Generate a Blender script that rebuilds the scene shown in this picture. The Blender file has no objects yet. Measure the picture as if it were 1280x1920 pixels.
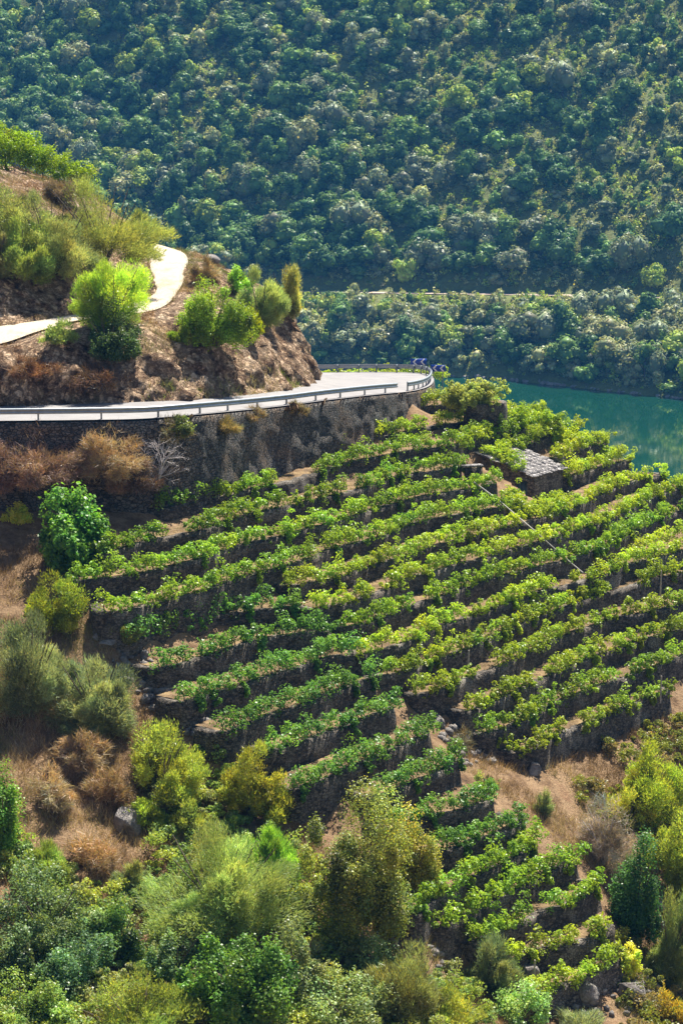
import bpy, math, random
import numpy as np
from mathutils import Vector, Matrix
PI = math.pi
R = math.radians
SC = bpy.context.scene
COL = SC.collection
random.seed(7)
RNG = np.random.default_rng(11)

# ------------------------------------------------------------------ camera, sky, sun, exposure
F = 3850.0                       # focal length in photo pixels (1280 x 1920)
TH = math.atan(760.0 / F)        # downward pitch: the horizon lies above the slope opposite
cd = bpy.data.cameras.new("camera"); cam = bpy.data.objects.new("camera", cd); COL.objects.link(cam)
cam.location = (0, 0, 0); cam.rotation_euler = (PI / 2 - TH, 0, 0)
cd.sensor_fit = 'VERTICAL'; cd.angle_y = 2 * math.atan(960.0 / F)
cd.clip_start = 0.5; cd.clip_end = 5000
SC.camera = cam

SUN_AZ, SUN_EL = R(25), R(60)    # azimuth measured from +Y towards +X
w = bpy.data.worlds.new("World"); SC.world = w; w.use_nodes = True
nt = w.node_tree; nt.nodes.clear()
sky = nt.nodes.new('ShaderNodeTexSky'); sky.sky_type = 'NISHITA'; sky.sun_disc = False
sky.sun_elevation = SUN_EL; sky.sun_rotation = SUN_AZ
bg = nt.nodes.new('ShaderNodeBackground'); bg.inputs['Strength'].default_value = 0.05
wo = nt.nodes.new('ShaderNodeOutputWorld')
nt.links.new(sky.outputs[0], bg.inputs[0]); nt.links.new(bg.outputs[0], wo.inputs[0])
sl = bpy.data.lights.new("sun", 'SUN'); sun = bpy.data.objects.new("sun", sl); COL.objects.link(sun)
sl.energy = 5.0; sl.angle = R(0.5); sl.color = (1.0, 0.94, 0.82)
sdir = Vector((math.sin(SUN_AZ) * math.cos(SUN_EL), math.cos(SUN_AZ) * math.cos(SUN_EL), math.sin(SUN_EL)))
sun.rotation_euler = sdir.to_track_quat('Z', 'Y').to_euler(); sun.location = (40, 120, 80)
SC.view_settings.view_transform = 'Standard'; SC.view_settings.look = 'None'
SC.view_settings.gamma = 1.0; SC.view_settings.exposure = 1.38
cy = SC.cycles
cy.max_bounces = 5; cy.diffuse_bounces = 2; cy.glossy_bounces = 2; cy.transmission_bounces = 3
cy.volume_bounces = 0; cy.transparent_max_bounces = 4
cy.use_denoising = True
try:
    cy.denoiser = 'OPENIMAGEDENOISE'
except Exception:
    pass

# ------------------------------------------------------------------ geometry of the view: photo pixel -> point in the place
ST, CT = math.sin(TH), math.cos(TH)
def ray(u, v):
    cx, cyy = (u - 640) / F, (960 - v) / F
    return np.array([cx, CT + cyy * ST, -ST + cyy * CT])
def atD(u, v, D):
    d = ray(u, v); return d * (D / d[1])
def atZ(u, v, z):
    d = ray(u, v); return d * (z / d[2])
def project(P):
    P = np.asarray(P, float)
    x, y, z = P[..., 0], P[..., 1], P[..., 2]
    f = y * CT - z * ST; up = y * ST + z * CT
    return 640 + F * x / f, 960 - F * up / f

# ------------------------------------------------------------------ noise
_P = np.random.default_rng(3).random((64, 64, 64)).astype(np.float32)
def vnoise(p, scale):
    q = np.asarray(p, float) / scale
    i = np.floor(q).astype(int); f = q - i; f = f * f * (3 - 2 * f)
    i &= 63; j = (i + 1) & 63
    def g(a, b, c): return _P[a, b, c]
    x0, y0, z0 = i[..., 0], i[..., 1], i[..., 2]; x1, y1, z1 = j[..., 0], j[..., 1], j[..., 2]
    fx, fy, fz = f[..., 0], f[..., 1], f[..., 2]
    c00 = g(x0, y0, z0) * (1 - fx) + g(x1, y0, z0) * fx; c10 = g(x0, y1, z0) * (1 - fx) + g(x1, y1, z0) * fx
    c01 = g(x0, y0, z1) * (1 - fx) + g(x1, y0, z1) * fx; c11 = g(x0, y1, z1) * (1 - fx) + g(x1, y1, z1) * fx
    return ((c00 * (1 - fy) + c10 * fy) * (1 - fz) + (c01 * (1 - fy) + c11 * fy) * fz) * 2 - 1
def fbm(p, scale, oct=3):
    s = 0; a = 1.0
    for k in range(oct):
        s = s + a * vnoise(np.asarray(p) + 17.3 * k, scale / 2 ** k); a *= 0.5
    return s / 1.75

# ------------------------------------------------------------------ mesh helpers
def mesh(name, V, Fc, mat, parent=None, col=None, smooth=False, mats=None, midx=None):
    """One mesh object from vertex and face arrays (faces: an (n,3) or (n,4) array, or a list of such)."""
    V = np.asarray(V, np.float32)
    groups = Fc if isinstance(Fc, list) else [Fc]
    groups = [np.asarray(g, np.int32) for g in groups if len(g)]
    me = bpy.data.meshes.new(name)
    me.vertices.add(len(V)); me.vertices.foreach_set("co", V.ravel())
    loops = np.concatenate([g.ravel() for g in groups]); sizes = np.concatenate([np.full(len(g), g.shape[1], np.int32) for g in groups])
    me.loops.add(len(loops)); me.loops.foreach_set("vertex_index", loops)
    me.polygons.add(len(sizes)); st = np.zeros(len(sizes), np.int32); st[1:] = np.cumsum(sizes)[:-1]
    me.polygons.foreach_set("loop_start", st); me.polygons.foreach_set("loop_total", sizes)
    if smooth: me.polygons.foreach_set("use_smooth", np.ones(len(sizes), bool))
    if col is not None:
        a = me.attributes.new("col", 'FLOAT_COLOR', 'FACE')
        c = np.ones((len(sizes), 4), np.float32); c[:, :3] = col; a.data.foreach_set("color", c.ravel())
    me.update(calc_edges=True)
    for m in (mats or [mat]): me.materials.append(m)
    if midx is not None: me.polygons.foreach_set("material_index", np.asarray(midx, np.int32))
    o = bpy.data.objects.new(name, me); COL.objects.link(o)
    if parent is not None: o.parent = parent
    return o
def tag(o, label=None, cat=None, group=None, kind=None):
    if label: o["label"] = label
    if cat: o["category"] = cat
    if group: o["group"] = group
    if kind: o["kind"] = kind
    return o
def empty(name, loc, label, cat, group=None):
    o = bpy.data.objects.new(name, None); COL.objects.link(o); o.location = tuple(loc); o.empty_display_size = 0.3
    return tag(o, label, cat, group)
class MB:
    def __init__(s): s.V = []; s.Q = []; s.T = []; s.n = 0
    def add(s, V, Q=(), T=()):
        V = np.asarray(V, float); s.V.append(V)
        if len(Q): s.Q.append(np.asarray(Q, int) + s.n)
        if len(T): s.T.append(np.asarray(T, int) + s.n)
        s.n += len(V)
    def box(s, c, sx, sy, sz, ax=(1, 0, 0), ay=None, az=(0, 0, 1)):
        ax = np.array(ax, float); az = np.array(az, float); ay = np.cross(az, ax) if ay is None else np.array(ay, float)
        c = np.array(c, float); V = []
        for k in range(8):
            V.append(c + ax * sx * (.5 if k & 1 else -.5) + ay * sy * (.5 if k & 2 else -.5) + az * sz * (.5 if k & 4 else -.5))
        s.add(V, [(0, 2, 3, 1), (4, 5, 7, 6), (0, 1, 5, 4), (2, 6, 7, 3), (0, 4, 6, 2), (1, 3, 7, 5)])
    def tube(s, pts, rad, n=6):
        pts = np.asarray(pts, float); rad = np.broadcast_to(rad, (len(pts),))
        t = np.gradient(pts, axis=0); t /= np.linalg.norm(t, axis=1)[:, None] + 1e-9
        ref = np.array([0.3, 0.2, 1.0]) if abs(t[:, 2]).mean() < 0.8 else np.array([1.0, 0.2, 0.1])
        a = np.cross(t, ref); a /= np.linalg.norm(a, axis=1)[:, None] + 1e-9; b = np.cross(t, a)
        an = np.arange(n) * 2 * PI / n
        V = pts[:, None] + rad[:, None, None] * (np.cos(an)[None, :, None] * a[:, None] + np.sin(an)[None, :, None] * b[:, None])
        V = V.reshape(-1, 3); Q = []
        for i in range(len(pts) - 1):
            for k in range(n):
                Q.append((i * n + k, i * n + (k + 1) % n, (i + 1) * n + (k + 1) % n, (i + 1) * n + k))
        s.add(V, Q)
    def build(s, name, mat, parent=None, smooth=False):
        return mesh(name, np.concatenate(s.V), [np.concatenate(g) for g in (s.Q, s.T) if g], mat, parent, smooth=smooth)
def gridfaces(nu, nv):
    i = np.arange(nu - 1)[:, None] * nv + np.arange(nv - 1)[None]
    return np.stack([i, i + nv, i + nv + 1, i + 1], -1).reshape(-1, 4)
def resample(P, step):
    """Catmull-Rom through P, resampled every STEP metres."""
    P = np.asarray(P, float)
    if len(P) > 2:
        E = np.vstack([2 * P[0] - P[1], P, 2 * P[-1] - P[-2]]); out = []
        for i in range(1, len(E) - 2):
            p0, p1, p2, p3 = E[i - 1:i + 3]
            for t in np.linspace(0, 1, 12, endpoint=False):
                out.append(0.5 * ((2 * p1) + (-p0 + p2) * t + (2 * p0 - 5 * p1 + 4 * p2 - p3) * t * t + (-p0 + 3 * p1 - 3 * p2 + p3) * t ** 3))
        out.append(E[-2]); P = np.array(out)
    d = np.r_[0, np.cumsum(np.linalg.norm(np.diff(P[:, :2], axis=0), axis=1))]
    n = max(2, int(round(d[-1] / step)) + 1); s = np.linspace(0, d[-1], n)
    return np.stack([np.interp(s, d, P[:, k]) for k in range(P.shape[1])], 1), s
def normals2(P):
    t = np.gradient(P[:, :2], axis=0); t /= np.linalg.norm(t, axis=1)[:, None] + 1e-9
    return np.stack([-t[:, 1], t[:, 0]], 1), t          # left-hand side = uphill for our rows

# ------------------------------------------------------------------ materials
def newmat(name):
    m = bpy.data.materials.new(name); m.use_nodes = True; n = m.node_tree; n.nodes.clear()
    return m, n, n.nodes.new('ShaderNodeOutputMaterial')
def N(n, t, **kw):
    x = n.nodes.new(t)
    for k, v in kw.items():
        if hasattr(x, k) and k not in x.inputs: setattr(x, k, v)
        else: x.inputs[k].default_value = v
    return x
def ramp(n, fac, stops):
    r = n.nodes.new('ShaderNodeValToRGB'); e = r.color_ramp.elements
    while len(e) < len(stops): e.new(0.5)
    for i, (p, c) in enumerate(stops):
        e[i].position = p; e[i].color = (*c, 1) if len(c) == 3 else c
    n.links.new(fac, r.inputs[0]); return r
def mixc(n, fac, a, b, mode='MIX'):
    x = n.nodes.new('ShaderNodeMix'); x.data_type = 'RGBA'; x.blend_type = mode
    for sock, val in ((x.inputs[0], fac), (x.inputs[6], a), (x.inputs[7], b)):
        if hasattr(val, 'links') or hasattr(val, 'node'): n.links.new(val, sock)
        else: sock.default_value = val if not isinstance(val, tuple) else (*val, 1)
    return x.outputs[2]
def leafmat(name, trans=0.42, gloss=0.05):
    m, n, out = newmat(name)
    at = N(n, 'ShaderNodeAttribute', attribute_name="col"); oi = N(n, 'ShaderNodeObjectInfo')
    mr = N(n, 'ShaderNodeMapRange'); mr.inputs[3].default_value = 0.82; mr.inputs[4].default_value = 1.18
    n.links.new(oi.outputs['Random'], mr.inputs[0])
    hs = N(n, 'ShaderNodeHueSaturation'); n.links.new(at.outputs['Color'], hs.inputs['Color']); n.links.new(mr.outputs[0], hs.inputs['Value'])
    d = N(n, 'ShaderNodeBsdfDiffuse'); t = N(n, 'ShaderNodeBsdfTranslucent'); g = N(n, 'ShaderNodeBsdfGlossy', Roughness=0.38)
    tc = mixc(n, 1.0, hs.outputs[0], (1.25, 1.15, 0.55), 'MULTIPLY')
    n.links.new(hs.outputs[0], d.inputs[0]); n.links.new(tc, t.inputs[0])
    a = N(n, 'ShaderNodeMixShader', Fac=trans); n.links.new(d.outputs[0], a.inputs[1]); n.links.new(t.outputs[0], a.inputs[2])
    b = N(n, 'ShaderNodeMixShader', Fac=gloss); n.links.new(a.outputs[0], b.inputs[1]); n.links.new(g.outputs[0], b.inputs[2])
    n.links.new(b.outputs[0], out.inputs[0]); return m
LEAF = leafmat("leaf", 0.47, 0.022); LEAF_FAR = leafmat("leaf_far", 0.3, 0.015); DRY = leafmat("dry_stalk", 0.25, 0.02)
def stone(name, c0, c1, scale=3.0, lichen=(0.36, 0.36, 0.32), bump=0.6, zs=1.6, patch=None):
    m, n, out = newmat(name)
    tc = N(n, 'ShaderNodeNewGeometry'); mp = N(n, 'ShaderNodeMapping'); mp.inputs['Scale'].default_value = (1, 1, zs)
    n.links.new(tc.outputs['Position'], mp.inputs[0])
    vo = N(n, 'ShaderNodeTexVoronoi', Scale=scale); n.links.new(mp.outputs[0], vo.inputs['Vector'])
    ve = N(n, 'ShaderNodeTexVoronoi', feature='DISTANCE_TO_EDGE', Scale=scale); n.links.new(mp.outputs[0], ve.inputs['Vector'])
    no = N(n, 'ShaderNodeTexNoise', Scale=0.5, Detail=6.0, Roughness=0.65); n.links.new(tc.outputs['Position'], no.inputs['Vector'])
    nf = N(n, 'ShaderNodeTexNoise', Scale=9.0, Detail=4.0); n.links.new(tc.outputs['Position'], nf.inputs['Vector'])
    sep = N(n, 'ShaderNodeSeparateColor'); n.links.new(vo.outputs['Color'], sep.inputs[0])
    c = ramp(n, sep.outputs[0], [(0, c0), (0.6, c1), (1, tuple(min(1, x * 1.35) for x in c1))]).outputs[0]
    li = ramp(n, no.outputs[0], [(0.52, (0, 0, 0)), (0.66, (1, 1, 1))]).outputs[0]
    c = mixc(n, li, c, lichen)
    if patch:
        pn = N(n, 'ShaderNodeTexNoise', Scale=0.23, Detail=5.0, Roughness=0.7); n.links.new(mp.outputs[0], pn.inputs['Vector'])
        pf = ramp(n, pn.outputs[0], [(0.5, (0, 0, 0)), (0.62, (1, 1, 1))]).outputs[0]
        c = mixc(n, pf, c, patch)
    jt = ramp(n, ve.outputs['Distance'], [(0.0, (0.14, 0.14, 0.14)), (0.11, (1, 1, 1))]).outputs[0]
    c = mixc(n, 1.0, c, jt, 'MULTIPLY')
    fm = ramp(n, nf.outputs[0], [(0.3, (0.6, 0.6, 0.6)), (0.7, (1.2, 1.2, 1.2))]).outputs[0]
    c = mixc(n, 1.0, c, fm, 'MULTIPLY')
    p = N(n, 'ShaderNodeBsdfPrincipled', Roughness=0.9); n.links.new(c, p.inputs['Base Color'])
    ad = N(n, 'ShaderNodeMath', operation='ADD'); n.links.new(jt, ad.inputs[0]); n.links.new(nf.outputs[0], ad.inputs[1])
    bp = N(n, 'ShaderNodeBump', Strength=bump, Distance=0.12); n.links.new(ad.outputs[0], bp.inputs['Height']); n.links.new(bp.outputs[0], p.inputs['Normal'])
    n.links.new(p.outputs[0], out.inputs[0]); return m
def earth(name, stops, scale=0.6, fine=(0.65, 1.25), bump=0.8, dist=0.25, fs=7.0, crack=0.0):
    m, n, out = newmat(name)
    g = N(n, 'ShaderNodeNewGeometry')
    a = N(n, 'ShaderNodeTexNoise', Scale=scale, Detail=7.0, Roughness=0.68); n.links.new(g.outputs['Position'], a.inputs['Vector'])
    b = N(n, 'ShaderNodeTexNoise', Scale=fs, Detail=5.0, Roughness=0.7); n.links.new(g.outputs['Position'], b.inputs['Vector'])
    c = ramp(n, a.outputs[0], stops).outputs[0]
    fm = ramp(n, b.outputs[0], [(0.3, (fine[0],) * 3), (0.7, (fine[1],) * 3)]).outputs[0]
    c = mixc(n, 1.0, c, fm, 'MULTIPLY')
    if crack:
        mp = N(n, 'ShaderNodeMapping'); mp.inputs['Scale'].default_value = (1, 1, 0.55); mp.inputs['Rotation'].default_value = (0.0, 0.6, 0.2); n.links.new(g.outputs['Position'], mp.inputs[0])
        dv = N(n, 'ShaderNodeVectorMath', operation='MULTIPLY_ADD'); n.links.new(b.outputs['Color'], dv.inputs[0]); dv.inputs[1].default_value = (1.6, 1.6, 1.6); n.links.new(mp.outputs[0], dv.inputs[2])
        ve = N(n, 'ShaderNodeTexVoronoi', feature='DISTANCE_TO_EDGE', Scale=crack); n.links.new(dv.outputs[0], ve.inputs['Vector'])
        cr = ramp(n, ve.outputs['Distance'], [(0.0, (0.42, 0.38, 0.36)), (0.2, (1, 1, 1))]).outputs[0]; c = mixc(n, 1.0, c, cr, 'MULTIPLY')
    p = N(n, 'ShaderNodeBsdfPrincipled', Roughness=0.95); p.inputs['Specular IOR Level'].default_value = 0.15
    n.links.new(c, p.inputs['Base Color'])
    ad = N(n, 'ShaderNodeMath', operation='ADD'); n.links.new(a.outputs[0], ad.inputs[0]); n.links.new(b.outputs[0], ad.inputs[1])
    hh = ad.outputs[0]
    if crack:
        a3 = N(n, 'ShaderNodeMath', operation='ADD'); n.links.new(hh, a3.inputs[0]); n.links.new(cr, a3.inputs[1]); hh = a3.outputs[0]
    bp = N(n, 'ShaderNodeBump', Strength=bump, Distance=dist); n.links.new(hh, bp.inputs['Height']); n.links.new(bp.outputs[0], p.inputs['Normal'])
    n.links.new(p.outputs[0], out.inputs[0]); return m
def plain(name, c, rough=0.6, metal=0.0, var=0.2, scale=3.0):
    m, n, out = newmat(name)
    g = N(n, 'ShaderNodeNewGeometry'); a = N(n, 'ShaderNodeTexNoise', Scale=scale, Detail=5.0); n.links.new(g.outputs['Position'], a.inputs['Vector'])
    k = ramp(n, a.outputs[0], [(0.3, tuple(x * (1 - var) for x in c)), (0.7, tuple(min(1, x * (1 + var)) for x in c))])
    p = N(n, 'ShaderNodeBsdfPrincipled', Roughness=rough, Metallic=metal); n.links.new(k.outputs[0], p.inputs['Base Color'])
    n.links.new(p.outputs[0], out.inputs[0]); return m
M_GROUND = earth("hill_soil", [(0.28, (0.07, 0.045, 0.028)), (0.42, (0.18, 0.11, 0.06)), (0.55, (0.30, 0.20, 0.115)), (0.68, (0.22, 0.125, 0.07)), (0.8, (0.12, 0.11, 0.045))])
M_TERR = earth("terrace_soil", [(0.3, (0.09, 0.06, 0.035)), (0.5, (0.20, 0.135, 0.075)), (0.62, (0.33, 0.23, 0.12)), (0.75, (0.15, 0.15, 0.045))], 0.9)
M_BANK = earth("bank_rock", [(0.28, (0.05, 0.034, 0.026)), (0.40, (0.30, 0.18, 0.11)), (0.5, (0.66, 0.46, 0.30)), (0.68, (0.76, 0.59, 0.43)), (0.82, (0.26, 0.15, 0.09))], 0.9, (0.45, 1.5), 1.0, 0.6, 2.6, 1.7)
M_TRACK = earth("track_dust", [(0.3, (0.34, 0.28, 0.21)), (0.5, (0.52, 0.45, 0.36)), (0.8, (0.40, 0.34, 0.26))], 0.6, (0.8, 1.1), 0.3, 0.08)
M_ROAD = earth("road_concrete", [(0.3, (0.21, 0.20, 0.205)), (0.7, (0.29, 0.28, 0.28))], 0.5, (0.85, 1.06), 0.1, 0.02, 12.0)
M_FARHILL = earth("far_slope_soil", [(0.3, (0.07, 0.09, 0.03)), (0.5, (0.14, 0.16, 0.05)), (0.66, (0.17, 0.18, 0.07)), (0.8, (0.22, 0.20, 0.10)), (0.88, (0.12, 0.14, 0.055))], 0.06, (0.6, 1.3), 0.6, 1.0, 0.9)
M_FARROAD = earth("far_road_dirt", [(0.3, (0.30, 0.23, 0.18)), (0.7, (0.44, 0.36, 0.30))], 0.1, (0.8, 1.1), 0.2, 0.1)
M_WALL = stone("dry_stone", (0.03, 0.023, 0.017), (0.125, 0.10, 0.075), 4.2, (0.25, 0.22, 0.185))
M_RETAIN = stone("road_wall_stone", (0.03, 0.026, 0.022), (0.135, 0.115, 0.098), 3.3, (0.17, 0.165, 0.155), 1.0, 1.5, (0.19, 0.125, 0.075))
M_HUT = stone("hut_stone", (0.07, 0.06, 0.045), (0.21, 0.18, 0.135), 3.4, (0.30, 0.27, 0.22))
M_SLATE = stone("roof_slate", (0.14, 0.125, 0.125), (0.33, 0.305, 0.30), 3.4, (0.42, 0.39, 0.38), 0.7, 1.0)
M_ROCK = earth("grey_rock", [(0.3, (0.12, 0.10, 0.09)), (0.55, (0.34, 0.31, 0.29)), (0.75, (0.5, 0.46, 0.42))], 1.4, (0.6, 1.2), 0.9, 0.3, 6.0)
M_STEEL = plain("galvanised_steel", (0.30, 0.33, 0.36), 0.5, 0.55, 0.15)
M_POST = plain("steel_post", (0.23, 0.25, 0.27), 0.55, 0.5, 0.2)
M_BARK = plain("bark", (0.10, 0.075, 0.055), 0.9, 0, 0.4, 8.0)
M_DEAD = plain("dead_wood", (0.62, 0.57, 0.58), 0.9, 0, 0.3, 5.0)
M_WOOD = plain("weathered_wood", (0.33, 0.29, 0.25), 0.9, 0, 0.3, 6.0)
M_BLUE = plain("sign_blue", (0.01, 0.05, 0.34), 0.4, 0, 0.03)
M_WHITE = plain("sign_white", (0.82, 0.84, 0.86), 0.4, 0, 0.03)
M_DOOR = plain("door_blue", (0.07, 0.12, 0.15), 0.7, 0, 0.25)
M_PIPE = plain("pale_pipe", (0.30, 0.28, 0.25), 0.6, 0, 0.2)
def watermat():
    m, n, out = newmat("river_water")
    g = N(n, 'ShaderNodeNewGeometry'); mp = N(n, 'ShaderNodeMapping'); mp.inputs['Scale'].default_value = (1, 1.6, 1)
    n.links.new(g.outputs['Position'], mp.inputs[0])
    a = N(n, 'ShaderNodeTexNoise', Scale=0.55, Detail=3.0, Roughness=0.5); n.links.new(mp.outputs[0], a.inputs['Vector'])
    p = N(n, 'ShaderNodeBsdfPrincipled', Roughness=0.03, IOR=1.33); p.inputs['Base Color'].default_value = (0.005, 0.040, 0.026, 1)
    bp = N(n, 'ShaderNodeBump', Strength=0.06, Distance=0.08); n.links.new(a.outputs[0], bp.inputs['Height']); n.links.new(bp.outputs[0], p.inputs['Normal'])
    n.links.new(p.outputs[0], out.inputs[0]); return m
M_WATER = watermat()

# ------------------------------------------------------------------ the rows of the vineyard: (z, [(u, v) of the terrace edge])
Z = dict(R0=-25.3, R1=-26.05, R2=-26.75, R3=-27.7, R4=-28.8, R5=-30.0, R6a=-30.9, R6=-31.8, R7=-33.0, R8=-34.2, R9=-35.4, R10=-36.6,
         R11=-37.8, R12=-39.0, R13=-40.2, R14=-41.4, R15=-42.6, R16=-43.8, R17=-45.0, R18=-46.2, R19=-47.4)
G = (0.24, 0.40, 0.04); YG = (0.34, 0.48, 0.04); BG = (0.15, 0.32, 0.06); LY = (0.37, 0.50, 0.045)
# key, points, leaf colour, bushiness, [gaps in u], label
ROWS = [
 ('R0', [(775,767),(800,764),(835,760),(872,758)], YG, 1.15, [], "short bright vine row between the road bend and the round stone bastion"),
 ('R1', [(640,838),(681,824),(744,814),(800,802),(851,796),(895,789),(940,792),(985,784),(1020,775)], YG, 1.1, [], "vine row just under the road wall's end, passing below the round bastion"),
 ('R2', [(310,955),(400,934),(444,927),(506,911),(550,902),(600,886),(659,867),(725,855),(789,843),(845,838),(900,822),(950,812),(1000,803),(1050,797)], G, 1.1, [(506,585)], "long vine row along the road wall's foot, starting beside the bare grey tree"),
 ('R3', [(190,1040),(219,1033),(281,1016),(337,1004),(375,998),(434,977),(481,964),(550,949),(619,933),(670,920),(725,903),(769,890),(807,886),(864,876)], G, 1.05, [(300,335)], "second vine row out from the road wall, passing below the bare grey tree"),
 ('R3', [(1002,830),(1045,816),(1085,808)], LY, 1.1, [], "short vine row on the ledge just above the hut's roof"),
 ('R4', [(150,1092),(219,1083),(281,1074),(325,1062),(378,1050),(450,1024),(519,1010),(556,999),(619,983),(660,972),(712,953),(760,941),(820,927),(888,917),(930,908)], G, 1.0, [], "third vine row out from the road wall, ending left of the stone hut"),
 ('R4', [(1040,860),(1075,849),(1110,838),(1140,830)], LY, 1.1, [], "short bright vine row on the terrace behind the hut's roof"),
 ('R5', [(200,1150),(250,1145),(300,1132),(387,1108),(437,1090),(490,1075),(578,1052),(619,1033),(669,1020),(725,1006),(756,991),(814,974),(870,965),(945,952)], G, 1.0, [(585,600)], "vine row ending left of the hut's dark doorway"),
 ('R5', [(1062,897),(1085,890),(1110,882),(1145,873),(1180,864)], LY, 1.1, [], "short yellow green vine row at the hut's right side"),
 ('R6a', [(550,1100),(628,1087),(702,1062),(740,1052),(774,1043),(809,1028),(859,1015),(907,1002),(965,985),(985,982),(1032,968),(1085,950),(1135,925),(1160,912),(1200,901),(1245,892)], YG, 1.0, [(968,985)], "vine row passing directly below the stone hut's near corner"),
 ('R6', [(250,1205),(306,1187),(394,1159),(450,1150),(500,1144),(552,1138)], BG, 1.1, [], "dark green vine row starting beside a patch of yellow herbs"),
 ('R6', [(600,1143),(668,1127),(727,1106),(771,1085),(809,1075),(859,1060),(906,1049),(959,1032),(1017,1016),(1072,1000),(1130,981),(1150,972),(1177,960),(1200,947),(1247,926),(1290,912)], YG, 0.95, [(690,715)], "vine row on the second terrace below the hut's near corner"),
 ('R7', [(310,1255),(325,1250),(372,1237),(441,1215),(494,1200),(560,1190),(612,1186)], BG, 1.1, [], "dark green vine row above the vineyard's left edge rubble"),
 ('R7', [(659,1178),(696,1168),(765,1141),(834,1118),(880,1101),(924,1085),(968,1074),(1045,1056),(1100,1040),(1145,1022),(1195,996),(1225,981),(1257,966),(1290,955)], G, 0.9, [(760,800)], "sparse vine row above a wide bare ledge, crossing under the pale pipe"),
 ('R8', [(355,1318),(400,1303),(441,1293),(519,1265),(581,1247),(612,1235),(660,1232)], BG, 1.15, [], "dark green vine row ending in a single yellow vine above white rubble"),
 ('R8', [(685,1230),(743,1213),(787,1197),(828,1176),(890,1155),(958,1130),(1005,1112),(1075,1096),(1139,1077),(1177,1060),(1208,1052),(1240,1045),(1290,1033)], YG, 0.9, [(860,885)], "vine row reaching the lower end of the pale pipe"),
 ('R9', [(430,1375),(456,1365),(503,1344),(575,1322),(631,1298),(675,1282),(700,1276)], BG, 1.15, [], "dense dark vine row behind the twin yellow shrubs at the vineyard's left"),
 ('R9', [(734,1268),(771,1257),(790,1247),(840,1231),(884,1216),(949,1185),(1005,1159),(1036,1149),(1105,1124),(1136,1115),(1192,1099),(1224,1087),(1290,1073)], YG, 0.95, [(1140,1175)], "vine row over the dry gully head, first terrace below the pale pipe's end"),
 ('R10', [(510,1412),(559,1397),(625,1373),(694,1348),(740,1330)], BG, 1.15, [], "dark vine row ending at the top of the dry gully path"),
 ('R10', [(784,1305),(824,1297),(865,1281),(906,1263),(952,1246),(999,1221),(1055,1196),(1111,1176),(1149,1160),(1177,1156),(1224,1148),(1290,1132)], YG, 0.9, [(880,925)], "vine row with a straw coloured gap, starting at white stones by the gully"),
 ('R11', [(560,1482),(578,1475),(637,1452),(690,1428),(719,1416),(769,1394),(808,1376)], BG, 1.15, [], "dark vine row just behind the top of the tall olive tree"),
 ('R11', [(887,1335),(942,1312),(1005,1281),(1049,1262),(1083,1246),(1117,1231),(1161,1217),(1208,1200),(1252,1190),(1290,1176)], YG, 1.0, [(1010,1030)], "third lowest vine row on the right hand terraces"),
 ('R12', [(715,1497),(762,1477),(831,1447),(860,1430)], BG, 1.1, [], "short dark vine row to the right of the tall olive tree's top"),
 ('R12', [(914,1378),(974,1357),(1030,1326),(1080,1306),(1136,1284),(1177,1271),(1221,1256),(1290,1228)], G, 1.0, [(1150,1165)], "second lowest vine row on the right hand terraces"),
 ('R13', [(745,1556),(779,1542),(816,1532),(870,1520),(925,1500)], BG, 1.15, [], "dark vine row beside straw grass, above the seven lowest rows"),
 ('R13', [(930,1408),(983,1410),(1021,1399),(1036,1385),(1092,1362),(1142,1343),(1211,1312),(1255,1296)], LY, 0.85, [(1050,1075)], "lowest vine row on the right, ragged shoots on a tall stone wall above dry grass"),
 ('R14', [(795,1605),(854,1592),(869,1586),(932,1565),(983,1543)], BG, 1.1, [], "vine row next to the straw slope, sixth from the bottom of the gully block"),
 ('R15', [(788,1715),(816,1687),(866,1662),(910,1638),(963,1615),(1004,1582)], G, 1.05, [], "vine row on the curved stone wall right of the rubble ledge"),
 ('R16', [(838,1738),(900,1708),(947,1683),(979,1665),(1029,1638),(1082,1612)], G, 1.0, [], "vine row ending at the dead grey bush on the lower right"),
 ('R17', [(900,1768),(922,1757),(979,1734),(1013,1714),(1060,1700),(1097,1685),(1125,1662)], G, 0.95, [(985,1010)], "vine row ending beside the dark cone shaped bush"),
 ('R18', [(935,1808),(972,1800),(1004,1787),(1057,1776),(1104,1764),(1150,1738)], YG, 0.95, [], "second lowest yellow green vine row, above the pale boulders"),
 ('R19', [(1005,1873),(1057,1852),(1119,1828),(1165,1800)], YG, 0.95, [], "lowest vine row of all, at the boulders near the bottom edge"),
]
KEYS = ['R0','R1','R2','R3','R4','R5','R6a','R6','R7','R8','R9','R10','R11','R12','R13','R14','R15','R16','R17','R18','R19']
STEP = {k: (Z[k] - Z[KEYS[i + 1]] if i + 1 < len(KEYS) else 1.2) for i, k in enumerate(KEYS)}
STEP['R5'] = 1.3
rows3 = []
for key, pts, c, dens, gaps, lab in ROWS:
    P = np.array([atZ(u, v, Z[key]) for u, v in pts]); rows3.append(P)

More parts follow.
